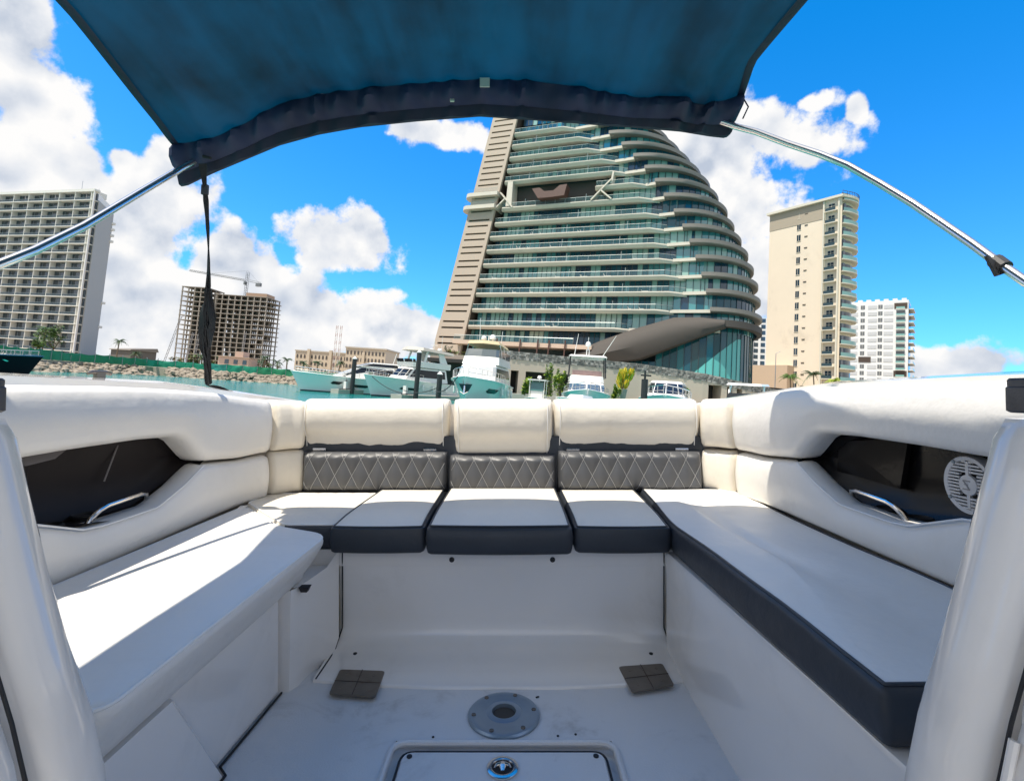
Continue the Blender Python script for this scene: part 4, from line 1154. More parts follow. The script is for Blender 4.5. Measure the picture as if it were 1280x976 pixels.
def band(parent, ring, u0, u1, name, m, segs, inset=.02):
    for k in segs:
        b = MB()
        def q(u, k, f):
            r = ring(u); a, c = Vector(r[k]), Vector(r[k + 1]); return a + (c - a) * f
        a, c, d, e = q(u0, k, .05), q(u0, k, .95), q(u1, k, .95), q(u1, k, .05)
        n = (c - a).cross(e - a).normalized() * (inset)
        mid = (a + c + d + e) / 4; n = n if (n.x * (mid.x - 0) + n.y * mid.y) > 0 or k in (2, 3) else -n
        r0 = Vector(ring(u0)[k]); ctr = sum((Vector(p) for p in ring(u0)), Vector()) / 7
        if n.dot(mid - ctr) < 0:
            n = -n
        b.loft([[a - n, c - n, d - n, e - n], [a + n, c + n, d + n, e + n]])
        b.build(name, m, parent)
def place(name, label, cat, bow, heading, L, group='boats moored in the marina'):
    """heading: direction of the bow in the ground plane; bow = where the stem stands"""
    a = math.atan2(heading[1], heading[0])
    return thing(name, label, cat, (bow[0] - math.cos(a) * L, bow[1] - math.sin(a) * L, 0), a, group)
def radar(parent, x, z, r=.4, hh=.25, y=0):
    b = MB(); b.lathe([(.05, -.4), (.08, 0), (r, .02), (r, hh * .6), (r * .6, hh), (0.02, hh * 1.05)], 12, c=(x, y, z)); b.build('radar_dome', HOUSEW, parent, True)

# grey-white sport yacht, bow to the left
h = Hull(15.5, 4.4, 1.7, 2.35, 1.5)
t = place('motor_yacht', 'low sleek white sport yacht with dark hull windows, leftmost of the moored yachts', 'yacht', (-26.9, 62.0), (-.86, -.50), 15.5)
h.build(t, HULLW, HOUSEW); h.patch(t, 'hull_window', YGL, .62, .70, .50, .68); h.patch(t, 'hull_window', YGL, .40, .54, .42, .60); h.patch(t, 'hull_window', YGL, .22, .32, .35, .52)
o, r = house(t, 'cabin', 2.5, 10.8, 3.6, 2.6, 2.0, 3.6, 3.6, 0.8, HOUSEW, .2); band(o, r, .2, .85, 'side_window', YGL, (0, 5)); band(o, r, .15, .9, 'windscreen', YGREY, (1, 2, 3, 4))
o2, r2 = house(t, 'hardtop', 2.2, 8.0, 3.0, 2.4, 3.55, 4.15, 2.2, .6, HOUSEW, .2); band(o2, r2, .1, .75, 'roof_window', YGL, (0, 5, 1, 4))
h.fenders(t, (.2, .34, .6), BLACKP); h.rail(t, .5, .97, .6); b = MB(); b.tube([(3, 0, 4.1), (2.6, 0, 5.6)], .05, 5); b.build('aerial', HOUSEW, t)
# flybridge yacht, second from left
h = Hull(16, 4.8, 1.9, 2.5, 1.7)
t = place('motor_yacht', 'white flybridge yacht with a grey hardtop, between the sport yacht and the bow-on yacht', 'yacht', (-17.4, 60.0), (-.50, -.866), 16)
h.build(t, HULLW, HOUSEW); h.patch(t, 'hull_window', YGL, .52, .70, .42, .56)
o, r = house(t, 'cabin', 2.5, 11.0, 4.0, 3.0, 2.1, 3.9, 2.0, 0.3, HOUSEW, .12); band(o, r, .35, .85, 'windscreen', YGL, (1, 2, 3, 4)); band(o, r, .3, .85, 'side_window', YGL, (0, 5))
o, r = house(t, 'flybridge', 2.0, 9.0, 3.8, 3.2, 3.95, 4.75, -.3, 0.0, HOUSEW, -.04); band(o, r, .75, 1.25, 'wind_deflector', YGL, (1, 2, 3, 4))
b = MB(); b.loft([[(1.6, -2.1, 6.0), (8.0, -1.9, 6.15), (9.2, 0, 6.15), (8.0, 1.9, 6.15), (1.6, 2.1, 6.0)], [(1.6, -1.9, 6.35), (7.8, -1.7, 6.55), (8.8, 0, 6.6), (7.8, 1.7, 6.55), (1.6, 1.9, 6.35)]]); ht = b.build('hardtop', mat('warm_grey_roof', (.46, .43, .38), .6), t)
b = MB()
for sg in (1, -1):
    b.hexa([(2.4, sg * 1.75, 4.6), (4.0, sg * 1.75, 4.6), (4.0, sg * 1.6, 4.6), (2.4, sg * 1.6, 4.6), (3.4, sg * 1.65, 6.05), (4.4, sg * 1.65, 6.05), (4.4, sg * 1.5, 6.05), (3.4, sg * 1.5, 6.05)])
    b.hexa([(7.0, sg * 1.6, 4.6), (7.3, sg * 1.6, 4.6), (7.3, sg * 1.45, 4.6), (7.0, sg * 1.45, 4.6), (6.4, sg * 1.5, 6.15), (6.7, sg * 1.5, 6.15), (6.7, sg * 1.35, 6.15), (6.4, sg * 1.35, 6.15)])
b.build('arch_leg', HOUSEW, t)
radar(t, 4.2, 6.5, .42); radar(t, 3.4, 6.5, .34, .35, .9)
b = MB(); b.tube([(3.2, -.3, 6.2), (3.2, -.3, 8.0)], .05, 5); b.tube([(3.2, -.9, 7.3), (3.2, .3, 7.3)], .03, 4); b.tube([(2.7, .6, 6.2), (2.6, .6, 8.6)], .025, 4); b.build('mast', HOUSEW, t)
h.fenders(t, (.2, .38, .5), HOUSEW); h.rail(t, .5, .97, .8); b = MB(); b.box(15.0, 15.6, -.3, .3, 2.55, 2.85); b.tube([(13.6, -.9, 2.5), (13.6, -.9, 2.9)], .12, 6); b.build('windlass', CHROME, t)
# big bow-on yacht in the middle
h = Hull(16, 5.3, 2.1, 2.75, 1.9, 2.8)
t = place('motor_yacht', 'large white bow-on yacht with dark anchor pocket and tan upper awning', 'yacht', (-4.2, 44.5), (-.12, -.993), 16)
h.build(t, HULLW, HOUSEW)
b = MB(); c = h.pt(.975, .62, 1); b.loft([[(c.x + d - .1, w * (1 if s > 0 else -1) * 1.0, c.z + z) for (d, w, z, s) in ((.32, .62, .42, 1), (.16, .4, 0, 1), (.05, .12, -.42, 1), (.05, .12, -.42, -1), (.16, .4, 0, -1), (.32, .62, .42, -1))], [(c.x + d + .22, w * (1 if s > 0 else -1) * .9, c.z + z) for (d, w, z, s) in ((.32, .55, .38, 1), (.16, .36, 0, 1), (.05, .10, -.36, 1), (.05, .10, -.36, -1), (.16, .36, 0, -1), (.32, .55, .38, -1))]]); ap = b.build('anchor_pocket', BOOT, t)
b = MB(); b.tube([(c.x + .55, 0, c.z + .25), (c.x + .62, 0, c.z - .45)], .08, 6); b.tube([(c.x + .6, -.35, c.z - .3), (c.x + .68, 0, c.z - .5), (c.x + .6, .35, c.z - .3)], .07, 5); b.build('anchor', CHROME, ap)
h.patch(t, 'hull_window', YGL, .60, .76, .55, .72, (1,))
o, r = house(t, 'cabin', 2.0, 11.4, 4.6, 3.9, 2.3, 4.15, 1.7, .2, HOUSEW, .12); band(o, r, .42, .9, 'windscreen', YGREY, (1, 2, 3, 4)); band(o, r, .35, .85, 'side_window', YGL, (0, 5))
o, r = house(t, 'flybridge', 1.6, 9.2, 4.3, 3.8, 4.2, 5.05, .5, 0, HOUSEW, .06)
b = MB()
P = [r(1.0)[k] for k in range(7)]
b.grid([P, [(x - .45, y * .95, z + .75) for x, y, z in P]]); b.build('wind_deflector', mat('smoked_screen', (.10, .12, .13), .1, spec=.9), t)
b = MB(); b.loft([[(2.0, -1.9, 6.25), (8.0, -1.7, 6.35), (8.5, 0, 6.4), (8.0, 1.7, 6.35), (2.0, 1.9, 6.25)], [(2.2, -1.7, 6.55), (7.8, -1.5, 6.7), (8.2, 0, 6.75), (7.8, 1.5, 6.7), (2.2, 1.7, 6.55)]]); b.build('awning', TANC, t)
for sg in (1, -1):
    for x in (2.3, 5.0, 7.6):
        b = MB(); b.tube([(x - .3, sg * 1.9, 5.0), (x, sg * 1.65, 6.4)], .045, 5); b.build('awning_pole', CHROME, t)
radar(t, 5.5, 7.1, .34, .5, .5); radar(t, 4.8, 7.1, .3, .4, -.6)
b = MB(); b.tube([(4.0, -1.2, 6.5), (3.8, -1.3, 9.6)], .03, 4); b.tube([(4, 1.2, 6.5), (4, 1.3, 8.2)], .03, 4); b.tube([(5.2, 0, 6.6), (5.1, 0, 7.5)], .06, 5); b.build('aerial', HOUSEW, t)
h.fenders(t, (.2, .4, .58), HOUSEW); h.rail(t, .5, .97, .85, 10)
# small tender with a T-top
h = Hull(7.5, 2.6, .9, 1.2, 1.3)
t = place('tender_boat', 'small centre-console tender with a framed windscreen, tucked right of the bow-on yacht', 'boat', (2.1, 55), (-.2, -.98), 7.5)
h.build(t, HULLW, HOUSEW)
b = MB(); b.box(2.6, 4.0, -.7, .7, .9, 2.0); o = b.build('console', HOUSEW, t); b = MB(); b.hexa([(4.02, -.75, 1.95), (4.08, -.75, 1.95), (4.08, .75, 1.95), (4.02, .75, 1.95), (3.7, -.7, 3.0), (3.76, -.7, 3.0), (3.76, .7, 3.0), (3.7, .7, 3.0)]); b.build('windscreen', mat('sea_green_screen', (.06, .16, .15), .1, spec=.9), o)
b = MB(); b.box(1.6, 4.3, -1.05, 1.05, 3.15, 3.27); tt = b.build('t_top', HOUSEW, t); b = MB()
for sg in (1, -1):
    b.tube([(2, sg * .8, 1.0), (2.0, sg * .85, 3.15)], .05, 5); b.tube([(4.05, sg * .82, 1.0), (3.9, sg * .85, 3.15)], .06, 5)
b.build('t_top_frame', HOUSEW, t)
radar(t, 2.4, 3.4, .25, .35)
# sport-fishing boat with outriggers
h = Hull(13.5, 4.5, 1.5, 2.3, 1.8)
t = place('fishing_boat', 'white sport-fishing boat with a canvas-topped upper helm and two tilted outriggers', 'boat', (7.1, 48.5), (-.12, -.99), 13.5)
h.build(t, HULLW, HOUSEW)
o, r = house(t, 'cabin', 3.0, 9.2, 4.0, 3.4, 1.7, 3.05, 1.2, .2, HOUSEW, .08); band(o, r, .40, .86, 'windscreen', YGB, (1, 2, 3, 4)); band(o, r, .35, .86, 'side_window', YGL, (0, 5))
b = MB()
for k in range(4):
    b.box(9.35 - .05 * k * 0, 9.42, -1.5 + k * .78, -.85 + k * .78, 1.75, 2.15)
b.build('fender_board', mat('pale_blue_cover', (.55, .62, .68), .7), t)
o, r = house(t, 'flybridge', 3.2, 7.6, 3.6, 3.2, 3.1, 3.75, .2, 0, HOUSEW, .05)
b = MB(); b.box(6.6, 6.68, -1.4, 1.4, 3.75, 4.3); b.build('console_cover', mat('faded_rose_canvas', (.42, .27, .25), .85, var=.2), t)
b = MB(); b.loft([[(3.4, -1.9, 5.65), (7.2, -1.8, 5.7), (7.2, 1.8, 5.7), (3.4, 1.9, 5.65)], [(3.5, -1.7, 5.8), (7.0, -1.6, 5.86), (7.0, 1.6, 5.86), (3.5, 1.7, 5.8)]]); b.build('canvas_top', HOUSEW, t)
for sg in (1, -1):
    b = MB(); b.tube([(6.9, sg * 1.75, 3.6), (6.4, sg * 1.65, 5.7)], .07, 5); b.tube([(6.3, sg * 1.75, 3.6), (6.3, sg * 1.65, 5.7)], .05, 5); b.tube([(4.0, sg * 1.75, 3.6), (4.0, sg * 1.65, 5.7)], .06, 5); b.build('top_frame', BLACKP, t)
    b = MB(); b.tube([(6.8, sg * 1.3, 5.7), (6.2, sg * (2.6 if sg > 0 else 1.0), 8.1)], [.04, .02], 5); b.build('outrigger', HOUSEW, t)
radar(t, 5.4, 6.9, .26, .5); b = MB(); b.tube([(5.4, .12, 5.8), (5.4, .12, 6.6)], .05, 5); b.tube([(5.4, -.12, 5.8), (5.4, -.12, 6.6)], .05, 5); b.tube([(5.4, 0, 7.3), (5.4, 0, 7.9)], .03, 4); b.build('radar_post', HOUSEW, t)
h.rail(t, .55, .96, .65)
# white foredeck close by, then an express cruiser, then a low open boat
h = Hull(9, 3.2, 1.2, 1.65, 1.5)
t = place('cabin_cruiser', 'white cabin cruiser with a rounded dark windscreen, right of the yellow potted plant', 'boat', (13.6, 45.5), (-.30, -.95), 9)
h.build(t, HULLW, HOUSEW)
o, r = house(t, 'cabin', 1.2, 6.2, 2.8, 2.2, 1.4, 2.65, 2.2, .1, HOUSEW, .16); band(o, r, .3, .85, 'windscreen', YGL, (1, 2, 3, 4)); band(o, r, .25, .8, 'side_window', YGL, (0, 5))
h.rail(t, .5, .97, .6)
h = Hull(8.5, 2.9, 1.15, 1.5, 1.5)
t = place('open_runabout', 'low white open boat with a white raked windscreen frame near the end of the quay', 'boat', (20.2, 46.0), (-.55, -.83), 8.5)
h.build(t, HULLW, HOUSEW)
b = MB()
for sg in (1, -1):
    b.hexa([(3.6, sg * 1.2, 1.3), (4.0, sg * 1.2, 1.3), (4.0, sg * 1.1, 1.3), (3.6, sg * 1.1, 1.3), (2.6, sg * 1.15, 2.75), (2.85, sg * 1.15, 2.75), (2.85, sg * 1.05, 2.75), (2.6, sg * 1.05, 2.75)])
b.build('arch_leg', HOUSEW, t)
b = MB(); b.loft([[(1.4, -1.3, 2.72), (4.2, -1.15, 2.62), (4.2, 1.15, 2.62), (1.4, 1.3, 2.72)], [(1.5, -1.2, 2.86), (4.0, -1.05, 2.76), (4.0, 1.05, 2.76), (1.5, 1.2, 2.86)]]); b.build('hardtop', HOUSEW, t)
b = MB(); b.hexa([(5.2, -1.05, 1.3), (5.26, -1.05, 1.3), (5.26, 1.05, 1.3), (5.2, 1.05, 1.3), (4.4, -.95, 2.1), (4.46, -.95, 2.1), (4.46, .95, 2.1), (4.4, .95, 2.1)]); b.build('windscreen', YGL, t)
h = Hull(6.5, 2.5, 1.2, 1.55, 1.4)
t = place('skiff', 'small white open skiff showing only its bow, just left of the fishing boat', 'boat', (3.9, 41.0), (-.5, -.87), 6.5)
h.build(t, HULLW, HOUSEW); h.patch(t, 'hull_window', YGL, .72, .84, .45, .75)
b = MB(); b.loft([[(1.2, -.9, 1.2), (4.0, -.8, 1.35), (4.8, 0, 1.4), (4.0, .8, 1.35), (1.2, .9, 1.2)], [(1.4, -.7, 1.75), (3.2, -.6, 1.85), (3.7, 0, 1.85), (3.2, .6, 1.85), (1.4, .7, 1.75)]]); b.build('cabin', HOUSEW, t)
# dark boat at the left
h = Hull(11, 3.4, 1.55, 1.9, 1.5)
t = place('dark_motorboat', 'dark navy motorboat with blue foredeck off the green-fenced shore', 'boat', (-38.6, 42.0), (.80, .60), 11)
h.build(t, HULLD, mat('blue_deck', (0.02, 0.07, 0.14), 0.2, coat=.6)); h.rail(t, .6, .97, .4)
h.patch(t, 'vent_fitting', CHROME, .80, .815, .72, .80)
b = MB(); b.loft([[(2, -1.4, 1.6), (7.2, -1.0, 1.75), (8.4, 0, 1.8), (7.2, 1.0, 1.75), (2, 1.4, 1.6)], [(2, -1.2, 2.2), (6.2, -.8, 2.3), (6.9, 0, 2.3), (6.2, .8, 2.3), (2, 1.2, 2.2)]]); b.build('cabin', mat('blue_deck', (0.02, 0.07, 0.14), 0.2), t)
bpy.data.objects['cabin_cruiser'].scale = (1.5, 1.5, 1.4)
bpy.data.objects['fishing_boat'].scale = (1.1, 1.12, 1.04)
bpy.data.objects['open_runabout'].scale = (1.35, 1.35, 1.45)
# mooring posts and finger docks
PILE = mat('black_pile', (0.022, 0.024, 0.026), 0.55, var=.3)
for i, (x, y, h_, lab) in enumerate(((-19.6, 63, 4.3, 'dark mooring post against the sport yacht, leftmost of the posts'), (-10.7, 57.5, 5.3, 'tall dark mooring post with a white cap beside the flybridge yacht'), (-7.4, 52.0, 2.9, 'short dark post touching the left side of the bow-on yacht'), (7.35, 66, 3.9, 'dark mooring post among the lime green plants'), (10.9, 42.4, 3.5, 'dark post with a small lamp arm, right of the yellow plant'))):
    t = thing('mooring_post', lab, 'post', (x, y, 0), 0, 'mooring posts between the boats')
    b = MB(); b.tube([(0, 0, -1.0), (0, 0, h_)], .27, 10); b.build('pile', PILE, t, smooth=True)
    if i == 4:
        b = MB(); b.box(-.35, .5, -.08, .08, h_ + .25, h_ + .38); b.tube([(0, 0, h_), (0, 0, h_ + .7)], .09, 6); b.build('lamp_arm', PILE, t)
    else:
        b = MB(); b.lathe([(.29, 0), (.30, .06), (.02, .34)], 10, c=(0, 0, h_)); b.build('cap', HOUSEW, t)
DOCKM = mat('dock_deck', (0.45, 0.42, 0.37), 0.85, var=.15)
for i, (x0, y0, x1, y1, w, lab) in enumerate(((-21.2, 61.5, -10, 82, 1.4, 'narrow floating dock between the sport yacht and the flybridge yacht'), (-12.6, 56.2, -4.0, 78, 1.5, 'narrow floating dock between the flybridge yacht and the bow-on yacht'), (5.2, 58, 6.5, 80, 1.6, 'narrow floating dock behind the small tender'))):
    t = thing('floating_dock', lab, 'dock', (x0, y0, 0), math.atan2(y1 - y0, x1 - x0), 'finger docks')
    L_ = math.hypot(x1 - x0, y1 - y0)
    b = MB()
    for k in range(int(L_ / .5)):
        b.box(k * .5, k * .5 + .46, -w / 2, w / 2, .42, .5)
    o = b.build('deck', DOCKM, t); o['kind'] = 'stuff'
    b = MB(); b.box(0, L_, -w / 2 + .05, w / 2 - .05, -.2, .41); b.build('float', CONC, t)
    b = MB(); b.box(1.5, 1.9, -.2, .2, .5, 1.5); b.build('power_post', HOUSEW, t)
    b = MB(); b.tube([(0.2, -.5, .55), (2.5, -.2, .6), (4.5, .3, .55)], .05, 5); b.build('hose', BLACKP, t)
def sag(p, q, d, n=9):
    p, q = Vector(p), Vector(q)
    return [p.lerp(q, k / n) - Vector((0, 0, d * 4 * (k / n) * (1 - k / n))) for k in range(n + 1)]
ROPE = mat('dark_rope', (.05, .05, .055), .9)
for i, (p, q, d, lab) in enumerate((((-19.6, 63, 2.8), (-22.5, 63.5, 2.1), .4, 'mooring line from the leftmost post to the sport yacht'), ((-16.5, 60.2, 2.3), (-11.5, 58.5, .6), .5, 'mooring line from the flybridge yacht to the dock'), ((-4.9, 45.6, 2.7), (-7.6, 51, 1.2), .5, 'mooring line from the bow-on yacht to the short post'), ((-7.5, 52, 1.6), (-12.0, 57, 1.0), .4, 'mooring line from the short post to the dock'))):
    b = MB(); b.tube(sag(p, q, d), .045, 5); tag(b.build('mooring_line', ROPE), lab, 'rope', 'mooring lines')
kind(MB.build((lambda b: (b.box(-22, 62, 78, 84.5, -2, 1.38), b)[1])(MB()), 'quay_edge', CONC), 'structure')

# ------------------------------------------------------------------ our own boat (boat axes: x to the right, y towards the stern, z up from the cockpit floor)
GEL = mat('white_gelcoat', (0.80, 0.77, 0.735), 0.22, coat=1.0, var=.03, vscale=3, dirt=(0.58, 0.55, 0.51), dscale=1.6, damt=.45)
FLOORM = mat('cockpit_floor_gelcoat', (0.66, 0.66, 0.66), 0.42, var=.05, vscale=5, bump=.0012, bscale=180, dirt=(0.40, 0.39, 0.38), dscale=3.4, damt=.9, rvar=.15)
VINYL = mat('cream_vinyl', (0.74, 0.69, 0.60), 0.42, var=.035, vscale=5, bump=.006, bscale=9, dirt=(0.60, 0.54, 0.45), dscale=2.4, damt=.4, rvar=.08)
VINYLW = mat('white_vinyl', (0.78, 0.755, 0.71), 0.40, var=.03, vscale=5, bump=.006, bscale=8, dirt=(0.62, 0.58, 0.52), dscale=2.0, damt=.35, rvar=.08)
CHAR = mat('charcoal_vinyl', (0.028, 0.034, 0.044), 0.46, var=.2, vscale=8, bump=.002, bscale=22, rvar=.1)
QUILT = mat('grey_quilted_vinyl', (0.070, 0.073, 0.080), 0.45, var=.10, vscale=9, bump=.0008, bscale=120, rvar=.08)
THREAD = mat('pale_thread', (0.33, 0.33, 0.33), 0.8)
PIPE = mat('piping_white', (0.80, 0.79, 0.77), 0.4)
BLKPL = mat('gloss_black_plastic', (0.010, 0.009, 0.009), 0.22, spec=.22, var=.3, vscale=3, bump=.003, bscale=5)
BRNPL = mat('brown_black_liner', (0.016, 0.012, 0.012), 0.45, spec=.2, var=.35, vscale=2.5, bump=.004, bscale=4)
GREYL = mat('lit_hull_grey', (0.22, 0.20, 0.195), 0.55, var=.15, vscale=6)
RUBBER = mat('black_rubber', (0.018, 0.018, 0.02), 0.7)
SCUFF = mat('scuffed_dark_cap', (0.085, 0.08, 0.082), 0.45, var=.5, vscale=30, bump=.0015, bscale=60, metal=.3)
STAINM = mat('stained_steel', (0.17, 0.145, 0.118), 0.38, metal=.5, var=.35, vscale=14, dirt=(0.10, 0.06, 0.035), dscale=11, damt=.85)
ALU = mat('brushed_aluminium', (0.28, 0.35, 0.42), 0.32, metal=.6, var=.10, vscale=30)
SPKW = mat('speaker_white', (0.62, 0.62, 0.63), 0.4)
BT = BMAT.copy()
boat = thing('motorboat', 'white motorboat cockpit seen from inside, with padded sides, quilted backrests and a bare floor', 'motorboat', mtx=BT)
def bthing(name, label, cat, p, group=None):
    """a loose thing on the boat: its own empty at p (boat axes); meshes under it are given in boat axes minus p"""
    return thing(name, label, cat, mtx=BMAT @ Matrix.Translation(Vector(p)), group=group)
def off(b, p):
    b.v = [(x - p[0], y - p[1], z - p[2]) for x, y, z in b.v]
    return b
def rounded_outline(pts, r, n=5):
    out = []
    N = len(pts)
    for i in range(N):
        p, a, c = Vector(pts[i]), Vector(pts[i - 1]), Vector(pts[(i + 1) % N])
        rr = r[i] if isinstance(r, (list, tuple)) else r
        u, v = (a - p), (c - p)
        k = min(rr, u.length * .45, v.length * .45)
        p0, p1 = p + u.normalized() * k, p + v.normalized() * k
        for j in range(n + 1):
            t = j / n
            out.append((p0 * (1 - t) ** 2 + p * 2 * t * (1 - t) + p1 * t * t))
        L_ = (c - p).length; m = int(L_ / .12)
        q0 = p1; q1 = c + (p - c).normalized() * min((r[(i + 1) % N] if isinstance(r, (list, tuple)) else r), L_ * .45)
        for j in range(1, m):
            out.append(q0.lerp(q1, j / m))
    return out
def onormals(o):
    n = []
    N = len(o)
    for i in range(N):
        t = (o[(i + 1) % N] - o[i - 1])
        n.append(Vector((-t.y, t.x)).normalized())
    area = sum(o[i].x * o[(i + 1) % N].y - o[(i + 1) % N].x * o[i].y for i in range(N))
    return n if area > 0 else [-x for x in n]      # pointing inwards
def cushion(t, p, pts, z0, z1, rp, r, puff, top_m, band_m, warp=None, pipe_m=None, split=.55, nt=9):
    """upholstered pad: outline in plan, rounded edges; returns its top panel, side band and piping as parts of t"""
    o = rounded_outline([Vector(q) for q in pts], rp)
    nr = onormals(o)
    N = len(o)
    c = sum(o, Vector((0, 0))) / N
    w = warp or (lambda x, y, z: (x, y, z))
    def ring(d, z):
        return [w(*(o[i] + nr[i] * d), z) for i in range(N)]
    low = [ring(r * .6, z0), ring(r * .15, z0 + r * .25), ring(0, z0 + r * .8)]
    zs = z1 - r
    if zs > z0 + r:
        low += [ring(-.006, (z0 + z1) / 2)]
    low += [ring(0, zs)]
    for k in range(1, 4):
        a = R(90) * k / 4 * split / .55 * .9
        low.append(ring(r * (1 - math.cos(a)), zs + r * math.sin(a)))
    a_s = R(90) * 3 / 4 * split / .55 * .9
    b = MB(); b.loft(low, caps=False); b.face([b.vert(v) for v in low[0]][::-1])
    side = off(b, p).build('side_band', band_m, t, True, 60)
    up = [low[-1]]
    for k in range(1, 4):
        a = a_s + (R(90) - a_s) * k / 3
        up.append(ring(r * (1 - math.cos(a)), zs + r * math.sin(a)))
    base = [o[i] + nr[i] * r for i in range(N)]
    for k in range(1, nt + 1):
        s = 1 - k / (nt + .5)
        up.append([w(c.x + (q.x - c.x) * s, c.y + (q.y - c.y) * s, z1 + puff * (1 - s ** 3)) for q in base])
    b = MB(); b.loft(up, caps=False); b.face([b.vert(v) for v in up[-1]])
    top = off(b, p).build('top_panel', top_m, t, True, 60)
    b = MB(); P = ring(r * (1 - math.cos(a_s)) - .001, zs + r * math.sin(a_s) + .0005); P.append(P[0])
    b.tube(P, .0042, 6, caps=False); off(b, p).build('piping', pipe_m or band_m, t, True)
    return top
def sm(x, a, c):
    u = max(0.0, min(1.0, (x - a) / (c - a))); return u * u * (3 - 2 * u)

def cockpit_shell():
    # floor
    b = MB(); xs = [-.80, -.5, -.30]; 
    b.box(-.82, -.300, -1.4, 2.2, -.03, 0); b.box(.350, .74, -1.4, 2.2, -.03, 0); b.box(-.300, .350, 1.625, 2.2, -.03, 0); b.box(-.300, .350, -1.4, .85, -.03, 0)
    fl = b.build('cockpit_floor', FLOORM, boat)
    b = MB(); b.box(-.31, .36, .84, 1.635, -.06, -.022); b.build('hatch_gutter', FLOORM, boat)
    # rounded raised rim of the hatch opening
    b = MB(); P = [(-.305, .85, .002)] + [(-.265 - .04 * math.cos(R(15 * k)), 1.571 + .04 * math.sin(R(15 * k)), .002) for k in range(7)] + [(.315 + .04 * math.sin(R(15 * k)), 1.571 + .04 * math.cos(R(15 * k)), .002) for k in range(7)] + [(.355, .85, .002)]
    b.tube(P, .009, 8); b.build('hatch_rim', FLOORM, boat, True)
    # lid
    o = rounded_outline([Vector(q) for q in ((-.268, .88), (.318, .88), (.318, 1.577), (-.268, 1.577))], .035)
    nr = onormals(o)
    b = MB(); b.loft([[(q.x, q.y, -.02) for q in o], [(q.x, q.y, -.004) for q in o], [(q.x + n.x * .004, q.y + n.y * .004, .001) for q, n in zip(o, nr)]])
    lid = b.build('hatch_lid', FLOORM, boat, True, 40)
    b = MB(); P = [(q.x - n.x * .004, q.y - n.y * .004, -.004) for q, n in zip(o, nr)]; b.tube(P + P[:1], .0035, 6, caps=False); b.build('hatch_gap_line', RUBBER, boat)  # dark tube stands in for the shaded gap round the lid
    for x, y in ((-.245, 1.555), (.292, 1.557)):
        b = MB(); b.lathe([(.008, 0), (.008, .003), (.003, .004)], 10, c=(x, y, .001)); b.build('screw', RUBBER, lid)
    b = MB(); b.lathe([(.044, 0), (.044, .005), (.038, .008), (.031, .007), (.029, .002), (.004, .0015)], 28, c=(.024, 1.508, .001)); la = b.build('latch', CHROME, lid, True, 40)
    # T-shaped pull inside the latch bezel
    b = MB(); b.lathe([(.0285, .002), (.0285, .0032), (.001, .0034)], 24, c=(.024, 1.508, .001)); b.tube([(.024 - .023, 1.503, .006), (.024 - .017, 1.514, .007), (.024, 1.519, .008), (.024 + .017, 1.514, .007), (.024 + .023, 1.503, .006)], [.003, .005, .006, .005, .003], 8, 1); b.tube([(.024, 1.518, .008), (.024, 1.505, .009), (.024, 1.488, .007)], [.007, .009, .006], 8, 1)
    # sub-part depth is used up, so bezel well and pull share one mesh on the lid
    b.build('latch_pull', [RUBBER, CHROME], lid)
    for x, y in ((.19, 1.645), (.245, 1.652), (-.19, 1.64), (.14, 1.845), (.135, 1.842)):
        b = MB(); b.lathe([(.004, 0), (.004, .002)], 8, c=(x, y, 0)); b.build('screw', RUBBER, fl)
    # hinged locker front with its curved toe
    def yfront(x):
        return 1.885 + .045 * (abs(x - .01) / .64) ** 2.5
    rows = []
    for k in range(27):
        x = -.650 + 1.326 * k / 26
        dx = 0
        e = .006 * dx
        xs_ = lambda f: x * (1 + .0 * f)
        prof = [(2.135, .425), (2.14, .40), (2.152, .25), (2.168, .13), (2.166, .085), (2.150, .052), (2.120, .030), (2.075, .020), (1.98, .014), (yfront(x) + .006, .012), (yfront(x), .008), (yfront(x) + .001, -.01)]
        rows.append([(x * (1 + (.03 if z < .1 and y < 2.1 else 0)), y + e, z) for y, z in prof])
    b = MB(); b.grid(rows); lf = b.build('locker_front', GEL, boat, True, 70)
    for x, z in ((-.195, .365), (.215, .365)):
        b = MB(); b.lathe([(.011, 0), (.011, .003), (.004, .006)], 12); b.v = [(x + a, 2.142 - c, z + d) for a, d, c in b.v]; b.build('screw', RUBBER, lf)
    for x, y in ((-.565, 2.09), (.595, 2.09)):
        b = MB(); b.lathe([(.008, 0), (.008, .004)], 10, c=(x, y, .021)); b.build('screw', RUBBER, lf)
    for sg, x0 in ((-1, -.640), (1, .668)):
        b = MB(); b.tube([(x0, 2.137, .41), (x0, 2.15, .25), (x0, 2.16, .09), (x0 * 1.02, 2.11, .022), (x0 * 1.03, 1.935, .012)], .0028, 6); b.build('seal', RUBBER, lf)
    # stained hinge plates on the floor
    for i, q in enumerate((((-.59, 1.989), (-.42, 1.978), (-.413, 1.817), (-.577, 1.835)), ((.45, 2.008), (.622, 2.03), (.622, 1.886), (.463, 1.844)))):
        o = rounded_outline([Vector(a) for a in q], .012, 4); cxx = sum(o, Vector((0, 0))) / len(o)
        b = MB(); b.loft([[(a.x, a.y, .012) for a in o], [(a.x, a.y, .0165) for a in o], [(cxx.x + (a.x - cxx.x) * .975, cxx.y + (a.y - cxx.y) * .975, .018) for a in o]])
        pl = b.build('hinge_plate', STAINM, boat); pl['label'] = ['stained metal hinge plate on the side of the padded-end bench', 'stained metal hinge plate below the charcoal-edged long seat'][i]
        b = MB(); a_, b_, c_, d_ = [Vector(a) for a in q]
        m0, m1 = (a_ + b_) / 2, (c_ + d_) / 2; n0, n1 = (a_ + d_) / 2, (b_ + c_) / 2
